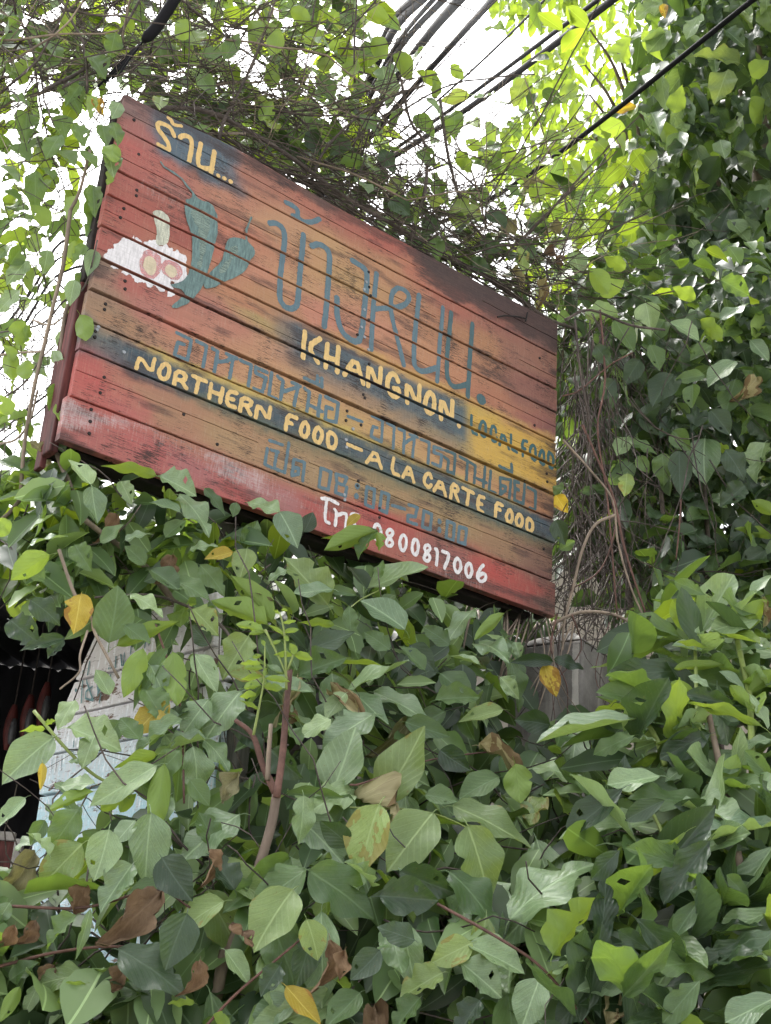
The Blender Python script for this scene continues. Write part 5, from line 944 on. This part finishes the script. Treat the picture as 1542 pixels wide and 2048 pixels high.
S2 = [('b2',9,[[(375,470),(360,740)],[(430,390),(405,560),(460,720),(395,700),(400,640),(455,600)]]),('b2',9,[[(480,480),(500,640)],[(520,470),(495,680),(545,540),(560,650)],[(525,660),(510,740)]]),('b2',8,[[(590,440),(575,640)],[(610,420),(600,620)]]),('b2',14,[[(312,628),(316,634)]]),('b2',8,[[(690,330),(700,460)],[(720,320),(712,440)]]),('b2',8,[[(650,350),(640,480)]]),
      ('b2',8,[[(350,1020),(355,1130)],[(400,1030),(370,1150),(390,1220)],[(440,1050),(420,1190)]]),('b2',8,[[(470,1060),(460,1180)],[(530,1080),(500,1190)]]),('b2',8,[[(300,1050),(290,1190)]]),('b2',8,[[(900,170),(890,280)],[(930,160),(925,260)],[(1000,150),(1010,240)]]),('b2',8,[[(780,230),(770,330)]]),
      ('b3',8,[[(70,1200),(60,1330)]]),('b3',8,[[(110,1190),(100,1320)]]),('b3',8,[[(150,1180),(140,1310)]]),('b3',8,[[(190,1180),(185,1300)]]),('b3',8,[[(60,1440),(140,1400)]]),('b3',8,[[(60,1560),(60,1650)],[(90,1540),(95,1640)]]),('b3',9,[[(560,2950),(545,3060)]]),('b3',9,[[(600,2940),(590,3060)],[(650,2930),(640,3050)]]),('b3',9,[[(470,3100),(500,3240),(560,3220),(580,3080)]]),('b3',9,[[(620,3110),(640,3250),(700,3200)]])]
for colr, hw, st in S2:
    pls = [([Z2(p) for p in s], hw / 4.168 * .00125) for s in st]; al = np.array([p for pl, _ in pls for p in pl]); V = []; Fc = []
    nx = int((al[:, 0].max() - al[:, 0].min() + .02) / .004) + 2; nz = int((al[:, 1].max() - al[:, 1].min() + .02) / .004) + 2
    xs = al[:, 0].min() - .01 + .004 * np.arange(nx + 1); zs = al[:, 1].min() - .01 + .004 * np.arange(nz + 1); X, Z = np.meshgrid(xs, zs, indexing='ij'); S = np.full(X.shape, 9.)
    for pl, h in pls: S = np.minimum(S, segdist(X, Z, pl) - h)
    for q in jl: S = np.maximum(S, .005 - np.abs(Z - q))
    for i in range(nx):
        for j in range(nz):
            poly = []; cs = [(i, j), (i + 1, j), (i + 1, j + 1), (i, j + 1)]
            for a in range(4):
                pq, qq = cs[a], cs[(a + 1) % 4]
                if S[pq] < 0: poly.append((X[pq], Z[pq]))
                if (S[pq] < 0) != (S[qq] < 0): tq = S[pq] / (S[pq] - S[qq]); poly.append((X[pq] + tq * (X[qq] - X[pq]), Z[pq] + tq * (Z[qq] - Z[pq])))
            if len(poly) > 2: Fc.append(tuple(range(len(V), len(V) + len(poly)))); V += [(x, -.0062, z) for x, z in poly]
    if Fc: mk('letter', V, Fc, PC[colr], bs)

# ------------------------------------------------------------------ dark shed at the left
M_iron = plain('black_iron_sheet', (0.020, 0.020, 0.023), .6, 8, .5, stretch=(1, 1, .3)); M_frame = plain('faded_frame', (.32, .30, .29), .7)
sh0 = at(60, 1500, 5.2); shed = empty('iron_shed', (sh0.x - .6, 5.4, 0)); tag(shed, 'dark open shed of black corrugated iron behind the pale blue board', 'shed')
zt = at(60, 1130, 4.6).z
def corr(name, x0, x1, y0, y1, z0_, z1_, n, amp, axis):
    V = []; Fc = []
    for i in range(n + 1):
        t_ = i / n; off = amp * math.sin(i * math.pi / 2)
        if axis == 'x': x = x0 + (x1 - x0) * t_; V += [(x, y0 + off, z0_), (x, y0 + off, z1_)]
        elif axis == 'y': y = y0 + (y1 - y0) * t_; V += [(x0 + off, y, z0_), (x0 + off, y, z1_)]
        else: x = x0 + (x1 - x0) * t_; V += [(x, y0, z0_ + off), (x, y1, z1_ + off)]
    Fc = [(2 * i, 2 * i + 2, 2 * i + 3, 2 * i + 1) for i in range(n)]; o = mk(name, V, Fc, M_iron, shed, True); s_ = o.modifiers.new('solid', 'SOLIDIFY'); s_.thickness = .004; return o
corr('wall', -2.2, 1.7, 1.6, 1.6, 0, zt + .3, 120, .012, 'x'); corr('wall', -2.2, -2.2, -.9, 1.6, 0, zt + .2, 80, .012, 'y'); corr('wall', 1.7, 1.7, -.5, 1.6, 0, zt + .25, 70, .012, 'y'); corr('roof', -2.4, 1.9, -1.0, 1.9, zt - .02, zt + .34, 130, .012, 'z')
for x in (-2.1, 1.62): part_box('post', x, x + .07, -.75, -.68, 0, zt, M_darkwood, shed)
# red and grey bundles hanging inside
M_redc = plain('dull_red_cloth', (.10, .022, .02), .6, 12, .6); M_greyc = plain('grey_wrap', (.06, .06, .065), .45, 12, .4, spec=.5)
for i, (px, pt, pb, ln) in enumerate([(22, 1410, 1500, 0), (55, 1390, 1480, 0), (88, 1365, 1455, 0)]):
    y = 5.6; a = at(px + 8, pt, y); b = at(px - 10, pb, y); hb_ = empty('hanging_bundle', tuple(b)); tag(hb_, ['dull red bundle hanging in the dark shed, lowest and leftmost of three', 'dull red bundle hanging in the dark shed, middle of three', 'dull red bundle hanging in the dark shed, highest and nearest the pale board'][i], 'bundle', 'red bundles hanging in the shed')
    d = np.array(a - b); n = 9; V, Fc = tube([d * k / n for k in range(n + 1)], [.008 + .020 * math.sin(math.pi * (k + .3) / (n + .8)) for k in range(n + 1)], 10); mk('wrap', V, Fc, M_redc, hb_, True)
    V, Fc = tube([d * k / n + np.array([.018, -.02, 0]) for k in range(1, n - 2)], [.004 + .014 * math.sin(math.pi * k / (n - 2)) for k in range(1, n - 2)], 8); mk('lining', V, Fc, M_greyc, hb_, True)
    V, Fc = tube([d, d + np.array([.0, .0, zt + .1 - a.z])], .004, 5); mk('cord', V, Fc, M_darkwood, hb_)
e = at(8, 1765, 4.4); fr_ = empty('picture_frame', (e.x - .05, e.y, e.z - .14)); tag(fr_, 'small dark picture with a pale wooden frame at the left edge', 'frame')
v, f = box(-.12, .06, 0, .012, .01, .27); mk('picture', v, f, M_redwood, fr_)
for nm, (x0, x1, z0_, z1_) in (('frame_bar', (.062, .09, 0, .28)), ('frame_bar', (-.15, -.122, 0, .28)), ('frame_bar', (-.12, .06, .272, .30)), ('frame_bar', (-.12, .06, -.02, .008))): part_box(nm, x0, x1, -.008, .016, z0_, z1_, M_frame, fr_, .003)
v, f = box(-.02, .02, .018, .05, -(e.z - .14), .2); mk('stand', v, f, M_darkwood, fr_)

# ------------------------------------------------------------------ pale plaster garden wall behind the vines
M_wall = plain('pale_plaster', (.62, .55, .50), .85, 5, .18); M_cop = plain('wall_coping', (.40, .37, .34), .85, 9, .3)
wz = at(1200, 1118, 6.4).z
gw = empty('plaster_wall', (1.2, 6.4, 0)); tag(gw, 'pale pinkish plaster wall glimpsed through the stems behind the pillar', 'wall')
o = mk('wall_face', *box(-1.5, 4.2, 0, .2, 0, wz), M_wall, gw); bev(o, .01); o = mk('coping', *box(-1.55, 4.25, -.05, .25, wz + .002, wz + .08), M_cop, gw); bev(o, .012)

# ------------------------------------------------------------------ utility pole hidden behind the sign and its cables
pp = at(505, 545, 9.5); upole = empty('utility_pole', (pp.x, 9.5, 0)); tag(upole, 'concrete utility pole behind the sign where the overhead cables meet', 'pole')
V, Fc = tube([(0, 0, 0), (0, 0, pp.z + .35)], [.15, .11], 12); mk('shaft', V, Fc, M_conc, upole, True)
part_box('cross_arm', -.7, .7, -.17, -.11, pp.z - .25, pp.z - .15, M_grey, upole)
cabs = [((1500,0),(950,415),.0085,4.4,'thick black cable crossing lowest in front of the dark tree'),((1224,0),(918,229),.012,4.6,'thickest black cable bundle crossing the white sky gap'),((1195,0),(920,205),.008,4.7,'black cable running just above the thickest bundle'),((1088,0),(918,164),.0045,5.0,'thin cable crossing the middle of the white sky gap'),
 ((984,0),(891,104),.0085,5.0,'black cable at the left side of the white sky gap'),((918,0),(830,105),.012,5.2,'thick cable left of the sky gap, rightmost of the bunched cables'),((888,0),(787,115),.008,5.3,'second bunched cable from the sky gap at the top'),((868,0),(775,118),.006,5.4,'third bunched cable from the sky gap at the top'),((845,0),(772,88),.012,5.5,'thick bunched cable, second from the left at the top'),((826,0),(765,78),.008,5.6,'leftmost of the bunched cables at the top')]
for i, (a, b, r, y, lb) in enumerate(cabs):
    dx, dy = a[0] - b[0], a[1] - b[1]; P0 = np.array(at(a[0] + dx * .35, a[1] + dy * .35, y - .7)); P1 = np.array(at(b[0], b[1], y + 1.6)); P2 = np.array([pp.x + .1 * (i - 5), 9.33, pp.z - .1 - .02 * i])
    P0 = P0 + (P0 - P1) * .6
    r *= 1.5 if i < 4 else 2.3
    V, Fc = tube(spline([P0, P0 * .6 + P1 * .4, P1, P1 * .5 + P2 * .5 + np.array([0, 0, -.03]), P2], 8), r, 8); o = mk('overhead_cable', V - np.array(P2) if False else V, Fc, M_cable, None, True); tag(o, lb, 'cable', 'overhead cables')
lc = [((165,470),(20,640),.008,'topmost cable seen through the left vine'),((160,500),(0,680),.006,'second cable down seen through the left vine'),((150,535),(0,712),.008,'third cable down seen through the left vine'),((120,600),(0,740),.005,'fourth cable down seen through the left vine'),((85,796),(0,863),.006,'upper of the low cables left of the sign'),((85,818),(0,884),.005,'lower of the low cables left of the sign')]
for i, (a, b, r, lb) in enumerate(lc):
    P0 = np.array([pp.x - .1 * i, 9.33, pp.z - .12 - .02 * i]); P1 = np.array(at(*a, 8.6)); P2 = np.array(at(*b, 8.0)); P3 = P2 + (P2 - P1) * 3
    V, Fc = tube(spline([P0, P1, P2, P3], 8), r * 1.3, 6); o = mk('overhead_cable', V, Fc, M_cable, None, True); tag(o, lb, 'cable', 'overhead cables')
# black cable joint hanging at the top left
Pj = pxs([(372,-40),(345,5),(312,55),(287,82)], 2.85); V, Fc = tube(spline(Pj, 5), [.010] + [.0165] * 13 + [.014, .008], 10); jo = empty('cable_joint', Pj[-1]); tag(jo, 'thick black cable joint hanging at the top left above the sign', 'cable joint')
mk('sleeve', [np.array(v) - np.array(Pj[-1]) for v in V], Fc, M_cable, jo, True)
for k in range(4):
    e = pxs([(287, 82), (268 - 6 * k, 106 + 3 * k), (252 - 10 * k, 128 + 6 * k), (238 - 14 * k, 150 + 8 * k)], 2.86 + .02 * k); V, Fc = tube(spline(e, 5), .0035, 6); mk('lead', [np.array(v) - np.array(Pj[-1]) for v in V], Fc, M_cable, jo, True)
e = pxs([(372, -40), (420, -110), (700, -500)], 2.85); V, Fc = tube(spline(e, 5), .008, 8); mk('lead', [np.array(v) - np.array(Pj[-1]) for v in V], Fc, M_cable, jo, True)
